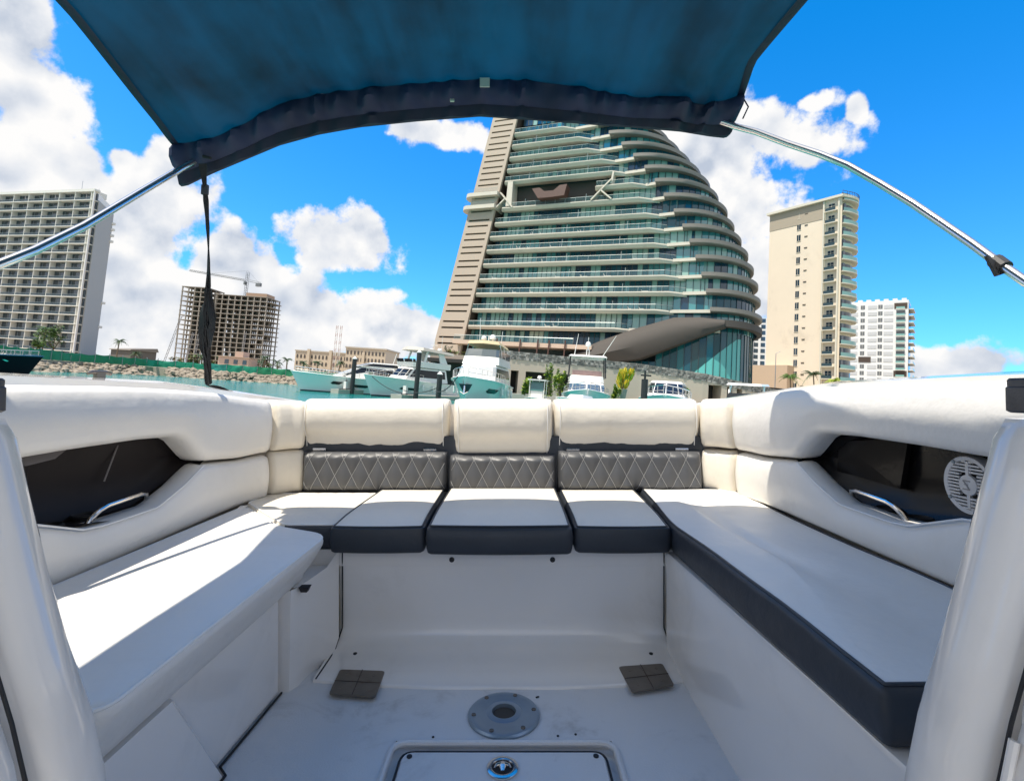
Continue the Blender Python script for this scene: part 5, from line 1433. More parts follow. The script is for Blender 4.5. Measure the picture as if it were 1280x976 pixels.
        b.tube([(m0.x, m0.y, .0185), (m1.x, m1.y, .0185)], .0014, 5); b.tube([(n0.x, n0.y, .0185), (n1.x, n1.y, .0185)], .0012, 5); b.build('joint', mat('plate_groove', (.05, .035, .025), .7), pl)
        for u in (.22, .78):
            for v in (.2, .5, .8):
                p = a_.lerp(b_, v).lerp(d_.lerp(c_, v), u); b = MB(); b.lathe([(.006, 0), (.005, .0015), (.002, .001)], 8, c=(p.x, p.y, .018)); b.build('screw', STAINM, pl)
    # table socket
    b = MB(); b.lathe([(.116, 0), (.117, .006), (.112, .011), (.096, .0125), (.094, .0115), (.078, .0135), (.076, .0125), (.060, .0145), (.058, .0135), (.042, .016), (.039, .016), (.038, .004), (.037, -.02)], 48, c=(.024, 1.742, 0))
    so = b.build('table_socket', ALU, boat, True, 35)
    b = MB(); b.lathe([(.0375, -.019), (.036, .006), (.0, .0055)], 24, c=(.024, 1.742, 0)); b.build('socket_hole', mat('dark_hole', (.06, .05, .04), .8), so)  # dark disc fills the socket well
    for k in range(6):
        a = R(60 * k + 8); b = MB(); b.lathe([(.0075, 0), (.007, .003), (.002, .002)], 10, c=(.024 + .098 * math.cos(a), 1.742 + .098 * math.sin(a), .0115)); b.build('screw', STAINM, so)
    # side lockers under the seats
    b = MB(); ys = [-.6, .4, .8, 1.2, 1.6, 1.9, 2.05, 2.13]
    def rx(y):
        return lerp([(0, .745), (.97, .735), (2.1, .675), (2.3, .667)], y)
    b.grid([[(.667, y, -.01), (.667, y, .015), (.668 + (rx(y) - .668) * .35, y, .14), (.668 + (rx(y) - .668) * .8, y, .30), (rx(y) - .004, y, .385), (rx(y) + .004, y, .398), (rx(y) + .05, y, .401), (1.34, y, .401)] for y in ys] )
    b.build('side_locker', GEL, boat, True, 50)
    # left locker: recessed flush door between a slanted frame and the corner post
    b = MB()
    fr = [(-.6, -.01), (1.49, -.01), (1.25, .335), (-.6, .335)]
    b.loft([[(-.790, y, z) for y, z in fr], [(-.742, y, z) for y, z in fr], [(-.735, y - .012 * (y > 0), z + .006 * (z < .1)) for y, z in fr]])
    b.poly([(-.745, -.6, .343), (-.745, 1.9, .343), (-1.34, 1.9, .343), (-1.34, -.6, .343)])
    b.poly([(-.735, 1.9, .3425), (-.722, 1.915, .3425), (-.708, 2.0, .3425), (-.676, 2.06, .3425), (-.648, 2.12, .3425), (-.648, 2.145, .3425), (-1.34, 2.145, .3425), (-1.34, 1.9, .3425)])
    b.grid([[(-.80, 1.1, -.01), (-.80, 1.1, .343)], [(-.80, 1.87, -.01), (-.80, 1.87, .343)]])
    b.grid([[(-.80, 1.865, -.01), (-.80, 1.865, .343)], [(-.73, 1.875, -.01), (-.735, 1.875, .343)], [(-.712, 1.91, -.01), (-.722, 1.91, .343)], [(-.70, 2.0, -.01), (-.708, 2.0, .343)], [(-.662, 2.07, -.01), (-.676, 2.06, .36)], [(-.645, 2.14, -.01), (-.648, 2.12, .41)]])
    b.build('side_locker', GEL, boat, True, 40)
    b = MB(); b.hexa([(-.772, 1.50, .012), (-.758, 1.850, .012), (-.798, 1.850, .012), (-.798, 1.50, .012), (-.782, 1.265, .335), (-.768, 1.850, .335), (-.798, 1.850, .335), (-.798, 1.265, .335)]); b.build('locker_door', GEL, boat)
    b = MB(); b.tube([(-.728, .6, .004), (-.732, 1.48, .004), (-.764, 1.51, .005), (-.75, 1.86, .005)], .004, 6); b.build('seal', RUBBER, boat)
    b = MB(); b.hexa([(-.712, 1.905, .325), (-.690, 1.905, .325), (-.690, 1.925, .325), (-.712, 1.925, .325), (-.718, 1.90, .344), (-.682, 1.90, .344), (-.682, 1.93, .344), (-.718, 1.93, .344)]); b.build('catch', RUBBER, boat)
    # seat bases and cockpit lining behind the upholstery (close the shell)
    b = MB(); b.box(-1.36, 1.36, 2.14, 3.05, .34, .405); b.build('seat_base', GEL, boat)
    b = MB(); b.box(-1.20, 1.20, 2.90, 3.10, .40, .97); b.build('transom_board', GEL, boat)
    b = MB(); b.box(-1.12, 1.10, 2.845, 2.90, .50, .80); b.build('backrest_panel', CHAR, boat)
cockpit_shell()

def hull_outside():
    b = MB()
    st = [(-2.4, 1.30, 1.10, -.9), (-1.2, 1.50, 1.10, -1.05), (0.3, 1.56, 1.095, -1.1), (1.5, 1.56, 1.088, -1.1), (2.2, 1.53, 1.075, -1.1), (2.7, 1.45, 1.035, -1.1), (3.0, 1.34, .99, -1.1), (3.12, 1.24, .965, -1.08)]
    ring = lambda y, x, zt, zk: [(x, y, zt), (x + .025, y, zt - .05), (x + .02, y, zt - .11), (x - .03, y, zt - .5), (x - .22, y, zt - 1.35), (0, y, zk), (-x + .22, y, zt - 1.35), (-x + .03, y, zt - .5), (-x - .02, y, zt - .11), (-x - .025, y, zt - .05), (-x, y, zt)]
    rows = [ring(*s) for s in st]
    b.grid(rows); b.face([b.vert(p) for p in rows[-1]]); b.face([b.vert(p) for p in rows[0]][::-1])
    h = b.build('hull', GEL, boat, True, 40)
    for sg in (1, -1):
        b = MB(); rr = []
        for y, x, zt, zk in st:
            xi = min(1.40, x - .06) if y < 2.75 else x - .10
            rr.append([(sg * x, y, zt), (sg * (x - .02), y, zt + .012), (sg * (x * .5 + xi * .5), y, zt + .016), (sg * xi, y, zt + .004), (sg * xi, y, zt - .19)])
        b.grid(rr); b.build('side_deck', GEL, boat, True, 50)
        b = MB(); b.tube([(sg * (x + .028), y, zt - .065) for y, x, zt, zk in st], .022, 8); b.build('rub_rail', RUBBER, h, True)
    b = MB(); b.box(-1.25, 1.25, 2.96, 3.12, .90, .968); b.build('transom_cap', GEL, boat)
    b = MB(); b.box(-1.15, 1.15, 3.125, 3.75, -.42, -.36); b.build('swim_platform', GEL, boat)
    b = MB(); b.box(-1.42, -1.36, 2.03, 2.0, 1.0, 1.0) if False else None
    c = MB(); c.tube([(-1.50, 1.87, 1.112), (-1.50, 1.89, 1.118), (-1.50, 1.96, 1.118), (-1.50, 1.98, 1.112)], [.005, .008, .008, .005], 8); c.box(-1.508, -1.492, 1.905, 1.945, 1.09, 1.116); c.build('cleat', STAINM, boat, True)
hull_outside()

PATH = [(1.335, .2), (1.33, .9), (1.325, 1.5), (1.32, 2.1), (1.318, 2.35), (1.308, 2.52), (1.285, 2.65), (1.24, 2.755), (1.17, 2.83), (1.085, 2.87)]
def path_at(s):
    Ls = [0]
    for p, q in zip(PATH[:-1], PATH[1:]):
        Ls.append(Ls[-1] + math.hypot(q[0] - p[0], q[1] - p[1]))
    s = s * Ls[-1]
    for i in range(len(PATH) - 1):
        if s <= Ls[i + 1] + 1e-7:
            u = (s - Ls[i]) / (Ls[i + 1] - Ls[i]); p, q = Vector(PATH[i]), Vector(PATH[i + 1])
            d = (q - p).normalized()
            # smooth the direction
            if i + 2 < len(PATH) and u > .5:
                d2 = (Vector(PATH[i + 2]) - q).normalized(); d = d.lerp(d2, u - .5).normalized()
            elif i > 0 and u < .5:
                d0 = (p - Vector(PATH[i - 1])).normalized(); d = d0.lerp(d, u + .5).normalized()
            return p.lerp(q, u), d
    return Vector(PATH[-1]), (Vector(PATH[-1]) - Vector(PATH[-2])).normalized()
def path_s(y):
    lo, hi = 0.0, 1.0
    for _ in range(40):
        m = (lo + hi) / 2
        if path_at(m)[0].y < y:
            lo = m
        else:
            hi = m
    return lo
def strip_pad(name, sg, y0, y1, zb, zt, depth, m, top_back=.10, r=.035, n=60, endr=.03, lip=0.0, belly=0.012):
    """padded strip along the cockpit side between two height curves; rounded edges and ends"""
    s0, s1 = path_s(y0), path_s(y1)
    tot = 0
    P = [path_at(s0 + (s1 - s0) * k / n) for k in range(n + 1)]
    Ls = [0]
    for (p, _), (q, _2) in zip(P[:-1], P[1:]):
        Ls.append(Ls[-1] + (q - p).length)
    rows = []
    for k, (p, d) in enumerate(P):
        e = min(Ls[k], Ls[-1] - Ls[k]); f = math.sqrt(max(0, 1 - (1 - min(1, e / endr)) ** 2)) if endr > 0 else 1
        zb_, zt_ = lerp(zb, p.y), lerp(zt, p.y)
        sh = (1 - f) * r * .6
        zb_, zt_ = zb_ + sh, zt_ - sh
        inn = Vector((-d.y, d.x)) if d.y >= 0 else Vector((-d.y, d.x))
        dep = depth * (.25 + .75 * f)
        h = zt_ - zb_
        prof = [(-.05, zb_ + .002), (0, zb_), (dep * .55, zb_ + r * .12), (dep * .9, zb_ + r * .5), (dep, zb_ + r)]
        for q in (.2, .4, .6, .8):
            prof.append((dep + belly * math.sin(q * math.pi), zb_ + r + (h - 2 * r) * q))
        prof += [(dep, zt_ - r), (dep * .86, zt_ - r * .45), (dep * .5, zt_ - r * .1), (0, zt_), (-top_back * .6, zt_ + .004), (-top_back, zt_ - .012)]
        rows.append([(sg * (p.x + inn.x * a), p.y + inn.y * a, z) for a, z in prof])
    b = MB(); b.grid(rows)
    b.face([b.vert(q) for q in rows[0]]); b.face([b.vert(q) for q in rows[-1]])
    return b.build(name, m, boat, True, 75)
def wig(tab, amp, seed):
    return tab
UB = [(.2, .866), (1.37, .873), (1.58, .880), (1.886, .884), (2.05, .878), (2.10, .862), (2.21, .772), (2.26, .755), (2.53, .733), (2.80, .742)]
UT = [(.2, 1.068), (1.36, 1.072), (1.77, 1.072), (2.05, 1.064), (2.33, 1.05), (2.60, 1.022), (2.86, .998)]
LT_ = [(.2, .70), (1.30, .715), (1.42, .712), (1.62, .642), (1.70, .634), (1.95, .636), (2.10, .69), (2.225, .752), (2.27, .748), (2.53, .727), (2.80, .735)]
def dz(tab, d):
    return [(a, z + d) for a, z in tab]
for sg in (1, -1):
    dl = 0 if sg > 0 else -.012
    strip_pad('coaming_bolster', sg, .25, 2.735, dz(UB, dl), dz(UT, dl * .8), .060, VINYLW, r=.045, n=90, endr=.012)
    strip_pad('corner_bolster', sg, 2.742, 2.866, dz(UB, dl), dz(UT, dl * .8), .064, VINYL, r=.05, n=14, endr=.03)
    strip_pad('side_pad', sg, .25, 2.735, [(0, .44 if sg < 0 else .49), (3, .50)], dz(LT_, dl - .006), .050, VINYLW, r=.028, n=90, endr=.014, top_back=.05)
    strip_pad('corner_pad', sg, 2.745, 2.866, [(0, .50), (3, .50)], [(0, .722), (3, .728)], .045, VINYL, r=.03, n=14, endr=.03, top_back=.03)
    # seam piping round the opening
    b = MB(); pts = []
    for k in range(40):
        y = 1.28 + (2.225 - 1.28) * k / 39; p, d = path_at(path_s(y)); pts.append((sg * (p.x - .048), y, lerp(dz(LT_, dl - .006), y) - .003))
    b.tube(pts, .003, 6); b.build('piping', PIPE, boat, True)

def recess(sg):
    m = BLKPL if sg > 0 else BRNPL
    b = MB()
    X0, X1 = 1.375, 1.50
    ys = [.3, .8, 1.2, 1.5, 1.8, 2.0, 2.14, 2.27, 2.30]
    rows = []
    for y in ys:
        fl = lerp([(0, .70), (1.38, .69), (1.6, .612), (1.98, .606), (2.1, .655), (2.23, .735), (2.3, .75)], y); tp = lerp([(0, .90), (1.9, .912), (2.06, .905), (2.15, .85), (2.25, .77), (2.3, .76)], y)
        X1_ = lerp([(0, 1.50), (1.5, 1.49), (1.9, 1.46), (2.2, 1.40), (2.3, 1.37)], y)
        rows.append([(sg * 1.30, y, fl), (sg * (X1_ - .03), y, fl - .004), (sg * X1_, y, fl + .03), (sg * (X1_ + .01), y, (fl + tp) / 2), (sg * (X1_ - .01), y, tp - .03), (sg * (X1_ - .05), y, tp), (sg * 1.30, y, tp + .004)])
    b.grid(rows)
    o = b.build('storage_recess', m, boat, True, 40)
    # folded liner panel; the left one paints the lit hull inside in grey
    b = MB()
    if sg > 0:
        b.loft([[(1.43, 1.80, .885), (1.405, 2.14, .84), (1.40, 2.16, .72), (1.435, 1.86, .70)], [(1.445, 1.80, .885), (1.425, 2.14, .84), (1.42, 2.16, .72), (1.455, 1.86, .70)]])
        b.build('liner_panel', BLKPL, o, True, 20)
        for y in (1.60, 1.74, 1.88):
            b = MB(); b.lathe([(.040, .0), (.042, .006), (.036, .010), (.034, .004), (.033, -.035)], 20, c=(1.405, y, .622)); b.build('cup_holder', RUBBER, o, True, 40)
    else:
        b.loft([[(-1.485, 1.20, .90), (-1.47, 1.86, .905), (-1.43, 1.68, .83), (-1.455, 1.20, .78)], [(-1.50, 1.20, .90), (-1.49, 1.86, .905), (-1.45, 1.68, .83), (-1.475, 1.20, .78)]])
        b.build('liner_panel', GREYL, o, True, 20)
        b = MB(); b.tube([(-1.445, 1.98, .885), (-1.44, 1.90, .72)], .003, 5); b.build('liner_seam', GREYL, o)
        b = MB(); b.lathe([(.055, -.08), (.062, .05), (.055, .12), (.01, .125)], 16, c=(-1.40, 1.47, .71)); b.build('rolled_liner', BRNPL, o, True)
        for y in (1.64, 1.78):
            b = MB(); b.lathe([(.040, .0), (.042, .006), (.036, .010), (.034, .004), (.033, -.035)], 20, c=(-1.405, y, .622)); b.build('cup_holder', RUBBER, o, True, 40)
    # bent steel rail in front of the cup holders
    b = MB(); z = .668 if sg > 0 else .655
    b.tube([(sg * 1.36, 2.01, z - .03), (sg * 1.345, 1.985, z + .004), (sg * 1.335, 1.94, z + .010), (sg * 1.33, 1.78, z + .004), (sg * 1.328, 1.745, z - .004), (sg * 1.33, 1.715, z - .022), (sg * 1.335, 1.69, z - .055)], .0085, 10)
    b.build('bent_rail', CHROME, boat, True)
recess(1); recess(-1)

def speaker():
    c = Vector((1.425, 1.555, .768)); r = .087
    def disc(b, prof, n=40):
        k0 = len(b.v); b.lathe(prof, n)
        b.v[k0:] = [(c.x - z, c.y + x, c.z + y) for x, y, z in b.v[k0:]]
    b = MB(); disc(b, [(r, -.02), (r, .008), (r * .97, .014), (r * .84, .012), (r * .82, .004), (r * .80, -.006), (.002, -.008)]); s = b.build('speaker', SPKW, boat, True, 35)
    b = MB(); disc(b, [(r * .79, -.004), (.001, -.003)]); b.build('speaker_cone', RUBBER, s)
    for k in range(-7, 8):     # louvred grille
        z = k * .0098; w = math.sqrt(max(0, (r * .82) ** 2 - z * z))
        for lo, hi in ((-w, -.030 if abs(z) < .03 else -.004), (.030 if abs(z) < .03 else .004, w)):
            if hi - lo > .004:
                b = MB(); b.box(c.x - .013, c.x - .004, c.y + lo, c.y + hi, c.z + z - .0026, c.z + z + .0026); b.build('grille_bar', SPKW, s)
    b = MB(); b.box(c.x - .014, c.x - .005, c.y - .005, c.y + .005, c.z - r * .8, c.z + r * .8); disc(b, [(.030, .005), (.030, .014), (.022, .017), (.001, .017)], 24)
    b.build('speaker_badge', SPKW, s, True, 35)
    b = MB()
    for (y0, z0, y1, z1) in ((-.012, .013, .010, .013), (.010, .013, -.010, -.012), (-.010, -.012, .012, -.012), (-.004, .002, .006, .002)):
        b.tube([(c.x - .0185, c.y + y0, c.z + z0), (c.x - .0185, c.y + y1, c.z + z1)], .002, 5)
    b.build('speaker_emblem', mat('emblem_grey', (.30, .30, .31), .4), s)
    for a in (55, 145, 235, 325):
        b = MB(); k0 = 0; b.lathe([(.006, .0), (.005, .003)], 8); b.v = [(c.x - .014 - z, c.y + x + r * .9 * math.cos(R(a)), c.z + y + r * .9 * math.sin(R(a))) for x, y, z in b.v]; b.build('screw', ALU, s)
speaker()

def transom_backs():
    prof = [(3.00, .735), (2.865, .733), (2.848, .745), (2.842, .77), (2.838, .800), (2.818, .822), (2.802, .850), (2.795, .89), (2.797, .935), (2.812, .972), (2.845, .995), (2.90, 1.004), (2.96, .998), (3.01, .975), (3.03, .92), (3.03, .80)]
    labs = ['cream flip-up head bolster on the side of the cleat', 'narrower cream head bolster in the middle, hanging lowest', 'cream head bolster on the speaker side']
    for i, (x0, x1, dzb, dy) in enumerate(((-1.105, -.300, 0, 0), (-.270, .270, -.028, -.012), (.284, 1.080, .004, 0))):
        rnd = random.Random(i)
        rows = []
        n = 40
        for k in range(n + 1):
            u = k / n; a = .5 - .5 * math.cos(u * math.pi); x = x0 + (x1 - x0) * a
            e = min(x - x0, x1 - x); rr = .055
            f = math.sqrt(max(0, 1 - (1 - min(1, e / rr)) ** 2)); f = .55 + .45 * f
            cy_, cz = 2.93, .868
            row = []
            for (y, z) in prof:
                zz = z + (dzb * (1 - sm(z, .78, .95)))
                py, pz = cy_ + (y - cy_) * f, cz + (zz - cz) * (.88 + .12 * f)
                wr = .0035 * noise.noise(Vector((x * 5 + i * 7, z * 6, 2.0))) + .002 * noise.noise(Vector((x * 17, z * 14, i)))
                row.append((x, py + dy + wr, pz + wr * .6))
            rows.append(row)
        b = MB(); b.loft(rows); o = b.build('head_bolster', VINYL, boat, True, 70); o['label'] = labs[i]
        b = MB(); P = [(x0 + .03 + (x1 - x0 - .06) * k / 20, 2.838 + dy, .803 + dzb * .9) for k in range(21)]
        for e0 in ((x0 + .012), (x1 - .012)):
            pass
        for sx in (x0 + .028, x1 - .028):
            b = MB(); b.tube([(sx, y + dy - .001 if y < 2.9 else y + dy, z + (dzb * (1 - sm(z, .78, .95)))) for y, z in prof[1:13]], .0022, 5); b.build('seam', PIPE, o, True)
        for hx in ((x0 + .10), (x1 - .10)):
            if i == 1:
                continue
            b = MB(); b.box(hx - .035, hx + .035, 2.836, 2.85, .722, .733); b.tube([(hx - .035, 2.838, .731), (hx + .035, 2.838, .731)], .006, 8)
            b.build('hinge', CHROME, boat)
    # quilted pads
    cw, ch = .092, .172
    for i, (x0, x1, z0, z1) in enumerate(((-1.085, -.300, .508, .722), (-.292, .288, .506, .704), (.298, 1.082, .508, .724))):
        nx, nz = 200, 44
        xo = x0 + .045
        def front(x, z):
            p = (x - xo) / cw + (z - z0) / ch; q = (x - xo) / cw - (z - z0) / ch
            h = abs(math.sin(math.pi * p) * math.sin(math.pi * q)) ** .75
            e = min(x - x0, x1 - x); fx = math.sqrt(max(0, 1 - (1 - min(1, e / .03)) ** 2))
            ez = min((z - z0), (z1 - z)); fz = math.sqrt(max(0, 1 - (1 - min(1, ez / .04)) ** 2))
            edge = min(1, ez / .03) * min(1, e / .03)
            return 2.845 - .060 * fx * fz + .012 * (z - z0) / .2 - .011 * h * edge
        rows = [[(x0 + (x1 - x0) * k / nx, front(x0 + (x1 - x0) * k / nx, z0 + (z1 - z0) * j / nz), z0 + (z1 - z0) * j / nz) for j in range(nz + 1)] for k in range(nx + 1)]
        b = MB(); b.grid(rows); b.box(x0 + .004, x1 - .004, 2.83, 2.86, z0 + .004, z1 - .004)
        o = b.build('quilted_pad', QUILT, boat, True, 80)
        b = MB()
        for d in (1, -1):
            for k in range(-14, 16):
                pts = []
                for j in range(23):
                    z = z0 + .010 + (z1 - z0 - .020) * j / 22; x = xo + cw * (k - d * (z - z0) / ch)
                    if x0 + .012 < x < x1 - .012:
                        pts.append((x, front(x, z) - .0018, z))
                    else:
                        if len(pts) > 1:
                            b.tube(pts, .0013, 4)
                        pts = []
                if len(pts) > 1:
                    b.tube(pts, .0013, 4)
        s = b.build('stitching', THREAD, o)
transom_backs()

def posts():
    K = .80
    for sg in (1, -1):
        ex = [(0, .655), (.25, .665), (.437, .70), (.513, .727), (.642, .776), (.788, .826), (.95, .880), (1.0, .897)] if sg > 0 else [(0, .575), (.25, .59), (.437, .622), (.513, .652), (.642, .708), (.788, .757), (.923, .798), (1.0, .822)]
        ex = [(1.05 - (1.05 - z) * K, sg * .05 + (x - sg * .05) * K + .026) for z, x in ex]
        ex = [(-.02, ex[0][1] - .02)] + ex
        zt = ex[-1][0]
        rows = []; rows2 = []
        for z in [-.01, .12, .21, .35, .45, .52, .60, .70, .80, .90, zt - .03, zt - .012, zt - .004, zt]:
            x = lerp(ex, z); t = .018 * sm(z, zt - .03, zt)
            rows.append([(sg * (x + .72), .775 - t, z), (sg * (x + .05), .775 - t, z), (sg * (x + .020), .767 - t, z), (sg * (x + .005), .75 - t * .5, z), (sg * (x + t * .6), .722, z), (sg * (x + .007), .70, z), (sg * (x + .022), .682 + t, z), (sg * (x + .055), .670 + t, z), (sg * (x + .10), .664 + t, z), (sg * (x + .72), .655 + t, z)])
            if z <= .96:
                xx = x + (.040 if sg > 0 else .020)
                rows2.append([(sg * (xx + .5), .662, z), (sg * (xx + .010), .662, z), (sg * xx, .652, z), (sg * (xx + .002), .63, z), (sg * (xx + .025), .61, z), (sg * (xx + .5), .60, z)])
        b = MB(); b.loft(rows); b.build('console_post', GEL, boat, True, 50)
        b = MB(); b.loft(rows2); d = b.build('door_panel', GEL, boat, True, 50)
        b = MB(); b.tube([(sg * (lerp(ex, z) + (.037 if sg > 0 else .017)), .661, z) for z in (.05, .2, .35, .437, .513, .642, .788, .94)], .0025, 6); b.build('seal', RUBBER, d)
        if sg > 0:
            b = MB(); z = .665; x = lerp(ex, z) + .030
            b.tube([(x + .012, .650, z - .022), (x + .013, .650, z - .019), (x + .020, .650, z + .019), (x + .021, .650, z + .022)], [.006, .0095, .0095, .006], 12); b.build('door_hinge', GEL, d, True)
            b = MB(); b.tube([(lerp(ex, q) + .034, .650, q) for q in (.2, .5, .63)], .0055, 8); b.build('hinge_rod', GEL, d, True)
        x = (.770 if sg > 0 else .688)
        b = MB(); o = rounded_outline([Vector(q) for q in ((x, .692), (x + .068, .692), (x + .068, .756), (x, .756))], .010)
        nn = onormals(o); zb = zt + .008
        b.loft([[(sg * (q.x + n.x * e), q.y + n.y * e, z) for q, n in zip(o, nn)] for z, e in ((zb, .005), (zb + .003, 0), (zb + .036, .001), (zb + .038, .003), (zb + .047, .003), (zb + .050, .006))]); b.build('post_cap', SCUFF, boat, True, 35)
        b = MB(); b.tube([(sg * (x + .036), .724, zt - .012), (sg * (x + .036), .724, zt + .012)], .018, 12); b.build('cap_stem', RUBBER, boat)
posts()

# ------------------------------------------------------------------ seat cushions (loose, each a thing)
SC = 'seat cushions around the cockpit'
p = (-.97, 1.5, .345)
t = bthing('seat_cushion', 'long all-white seat cushion overhanging the locker door, partly in sun', 'cushion', p, SC)
def warp_l(x, y, z):
    k = sm(x, -.80, -.66) * (1 - sm(z, .36, .49))
    return (x - .072 * k, y, z)
cushion(t, p, [(-.655, .925), (-.655, 2.03), (-.90, 2.15), (-1.25, 2.545), (-1.275, .925)], .345, .50, [.05, .09, .05, .03, .03], .028, .006, VINYLW, VINYLW, warp_l, PIPE, .42)
p = (-.97, 2.5, .405)
t = bthing('seat_cushion', 'cream corner seat cushion with a charcoal front, behind the all-white cushion', 'cushion', p, SC)
cushion(t, p, [(-.668, 2.14), (-.668, 2.80), (-1.265, 2.80), (-1.253, 2.556), (-.906, 2.160), (-.87, 2.14)], .405, .503, .02, .022, .006, VINYL, CHAR, None, PIPE)
for _o in t.children:      # the mitred end that meets the long cushion is cream, only the front is charcoal
    if _o.name.startswith('side_band'):
        _o.data.materials.append(VINYL)
        for _f in _o.data.polygons:
            _c = _f.center
            if _c.x + p[0] < -.885 and _c.z > -.06:
                _f.material_index = 1
for i, (x0, x1, xb0, xb1, y0, z1, lab) in enumerate(((-.678, -.298, -.660, -.306, 2.085, .522, 'narrow cream seat cushion with charcoal front, next to the all-white cushion'), (-.289, .289, -.289, .289, 2.065, .530, 'widest of the three charcoal-fronted cushions, in the middle of the stern seat'), (.299, .684, .300, .712, 2.085, .522, 'narrow cream seat cushion with charcoal front, next to the long charcoal-edged cushion'))):
    p = ((x0 + x1) / 2, 2.45, .405)
    t = bthing('seat_cushion', lab, 'cushion', p, SC)
    def wf(x, y, z, y0=y0):
        return (x, y - .012 * math.sin(max(0, min(1, (x - x0) / (x1 - x0))) * math.pi) * (1 - sm(y, y0, y0 + .25)), z - .012 * (1 - sm(y, y0, y0 + .22)) * sm(z, .5, .52))
    cushion(t, p, [(x0, y0), (x1, y0), (xb1, 2.80), (xb0, 2.80)], .405, z1, .025, .026, .008, VINYL, CHAR, wf)
p = (1.0, 1.8, .405)
t = bthing('seat_cushion', 'longest seat cushion, pale top with a deep charcoal edge, mostly in shade', 'cushion', p, SC)
def warp_r(x, y, z):
    g = sm(z, .48, .515)
    ed = sm(y, .95, 1.15) * (1 - sm(y, 2.55, 2.8))
    return (x, y, z - g * ed * (.028 * math.exp(-((x - .955 - .03 * math.sin(y * 2.1)) / .035) ** 2) + .022 * sm(x, .88, 1.02)) + g * .006 * noise.noise(Vector((x * 4, y * 3, 0))) + g * .006 * math.sin(y * 5.2))
cushion(t, p, [(.724, .972), (1.285, .972), (1.285, 2.64), (1.22, 2.80), (.738, 2.80), (.694, 2.18), (.688, 2.06)], .402, .520, [.018, .02, .02, .05, .02, .03, .03], .026, .006, VINYLW, CHAR, warp_r, None, .55, 16)

# ------------------------------------------------------------------ bimini top
def canvas_mat(name, col, trans, tw, lapse=0.0):
    m = bpy.data.materials.new(name); m.use_nodes = True
    t = m.node_tree; L = t.links.new
    b = t.nodes['Principled BSDF']; out = t.nodes['Material Output']
    b.inputs['Roughness'].default_value = .55
    tc = nd(t, 'ShaderNodeTexCoord')
    n = nd(t, 'ShaderNodeTexNoise', ins={'Scale': 2.2, 'Detail': 7.0, 'Roughness': .62}); L(tc.outputs['Object'], n.inputs['Vector'])
    mp = nd(t, 'ShaderNodeMapping'); mp.inputs['Scale'].default_value = (3.2, .5, 1); L(tc.outputs['Object'], mp.inputs['Vector'])
    n2 = nd(t, 'ShaderNodeTexNoise', ins={'Scale': 2.0, 'Detail': 4.0, 'Roughness': .55}); L(mp.outputs[0], n2.inputs['Vector'])
    f = mth(t, 'MULTIPLY', mth(t, 'ADD', n.outputs['Fac'], n2.outputs['Fac']), .5)
    f = sstep(t, .30, .66, f)
    mx = nd(t, 'ShaderNodeMix', data_type='RGBA'); mx.inputs['A'].default_value = (*[c * .62 for c in col], 1); mx.inputs['B'].default_value = (*[c * 1.25 for c in col], 1); L(f, mx.inputs['Factor']); L(mx.outputs['Result'], b.inputs['Base Color'])
    tr = nd(t, 'ShaderNodeBsdfTranslucent')
    mx2 = nd(t, 'ShaderNodeMix', data_type='RGBA'); mx2.inputs['A'].default_value = (*[c * .28 for c in trans], 1); mx2.inputs['B'].default_value = (*[c * 1.75 for c in trans], 1); L(f, mx2.inputs['Factor']); L(mx2.outputs['Result'], tr.inputs['Color'])
    w = nd(t, 'ShaderNodeTexWave', ins={'Scale': 180.0}); L(tc.outputs['Object'], w.inputs['Vector'])
    bp = nd(t, 'ShaderNodeBump', ins={'Strength': .25, 'Distance': .003}); L(n.outputs['Fac'], bp.inputs['Height']); L(bp.outputs[0], b.inputs['Normal'])
    ms = nd(t, 'ShaderNodeMixShader'); ms.inputs[0].default_value = tw
    L(b.outputs[0], ms.inputs[1]); L(tr.outputs[0], ms.inputs[2]); L(ms.outputs[0], out.inputs['Surface'])
    return m
CANV = canvas_mat('blue_canvas', (0.002, 0.020, 0.042), (0.0, 0.023, 0.052), .5)
HEMM = canvas_mat('navy_hem_canvas', (0.020, 0.032, 0.085), (0.004, 0.012, 0.03), .25)
HEMD = canvas_mat('dark_flap_canvas', (0.010, 0.015, 0.04), (0.002, 0.006, 0.016), .2)
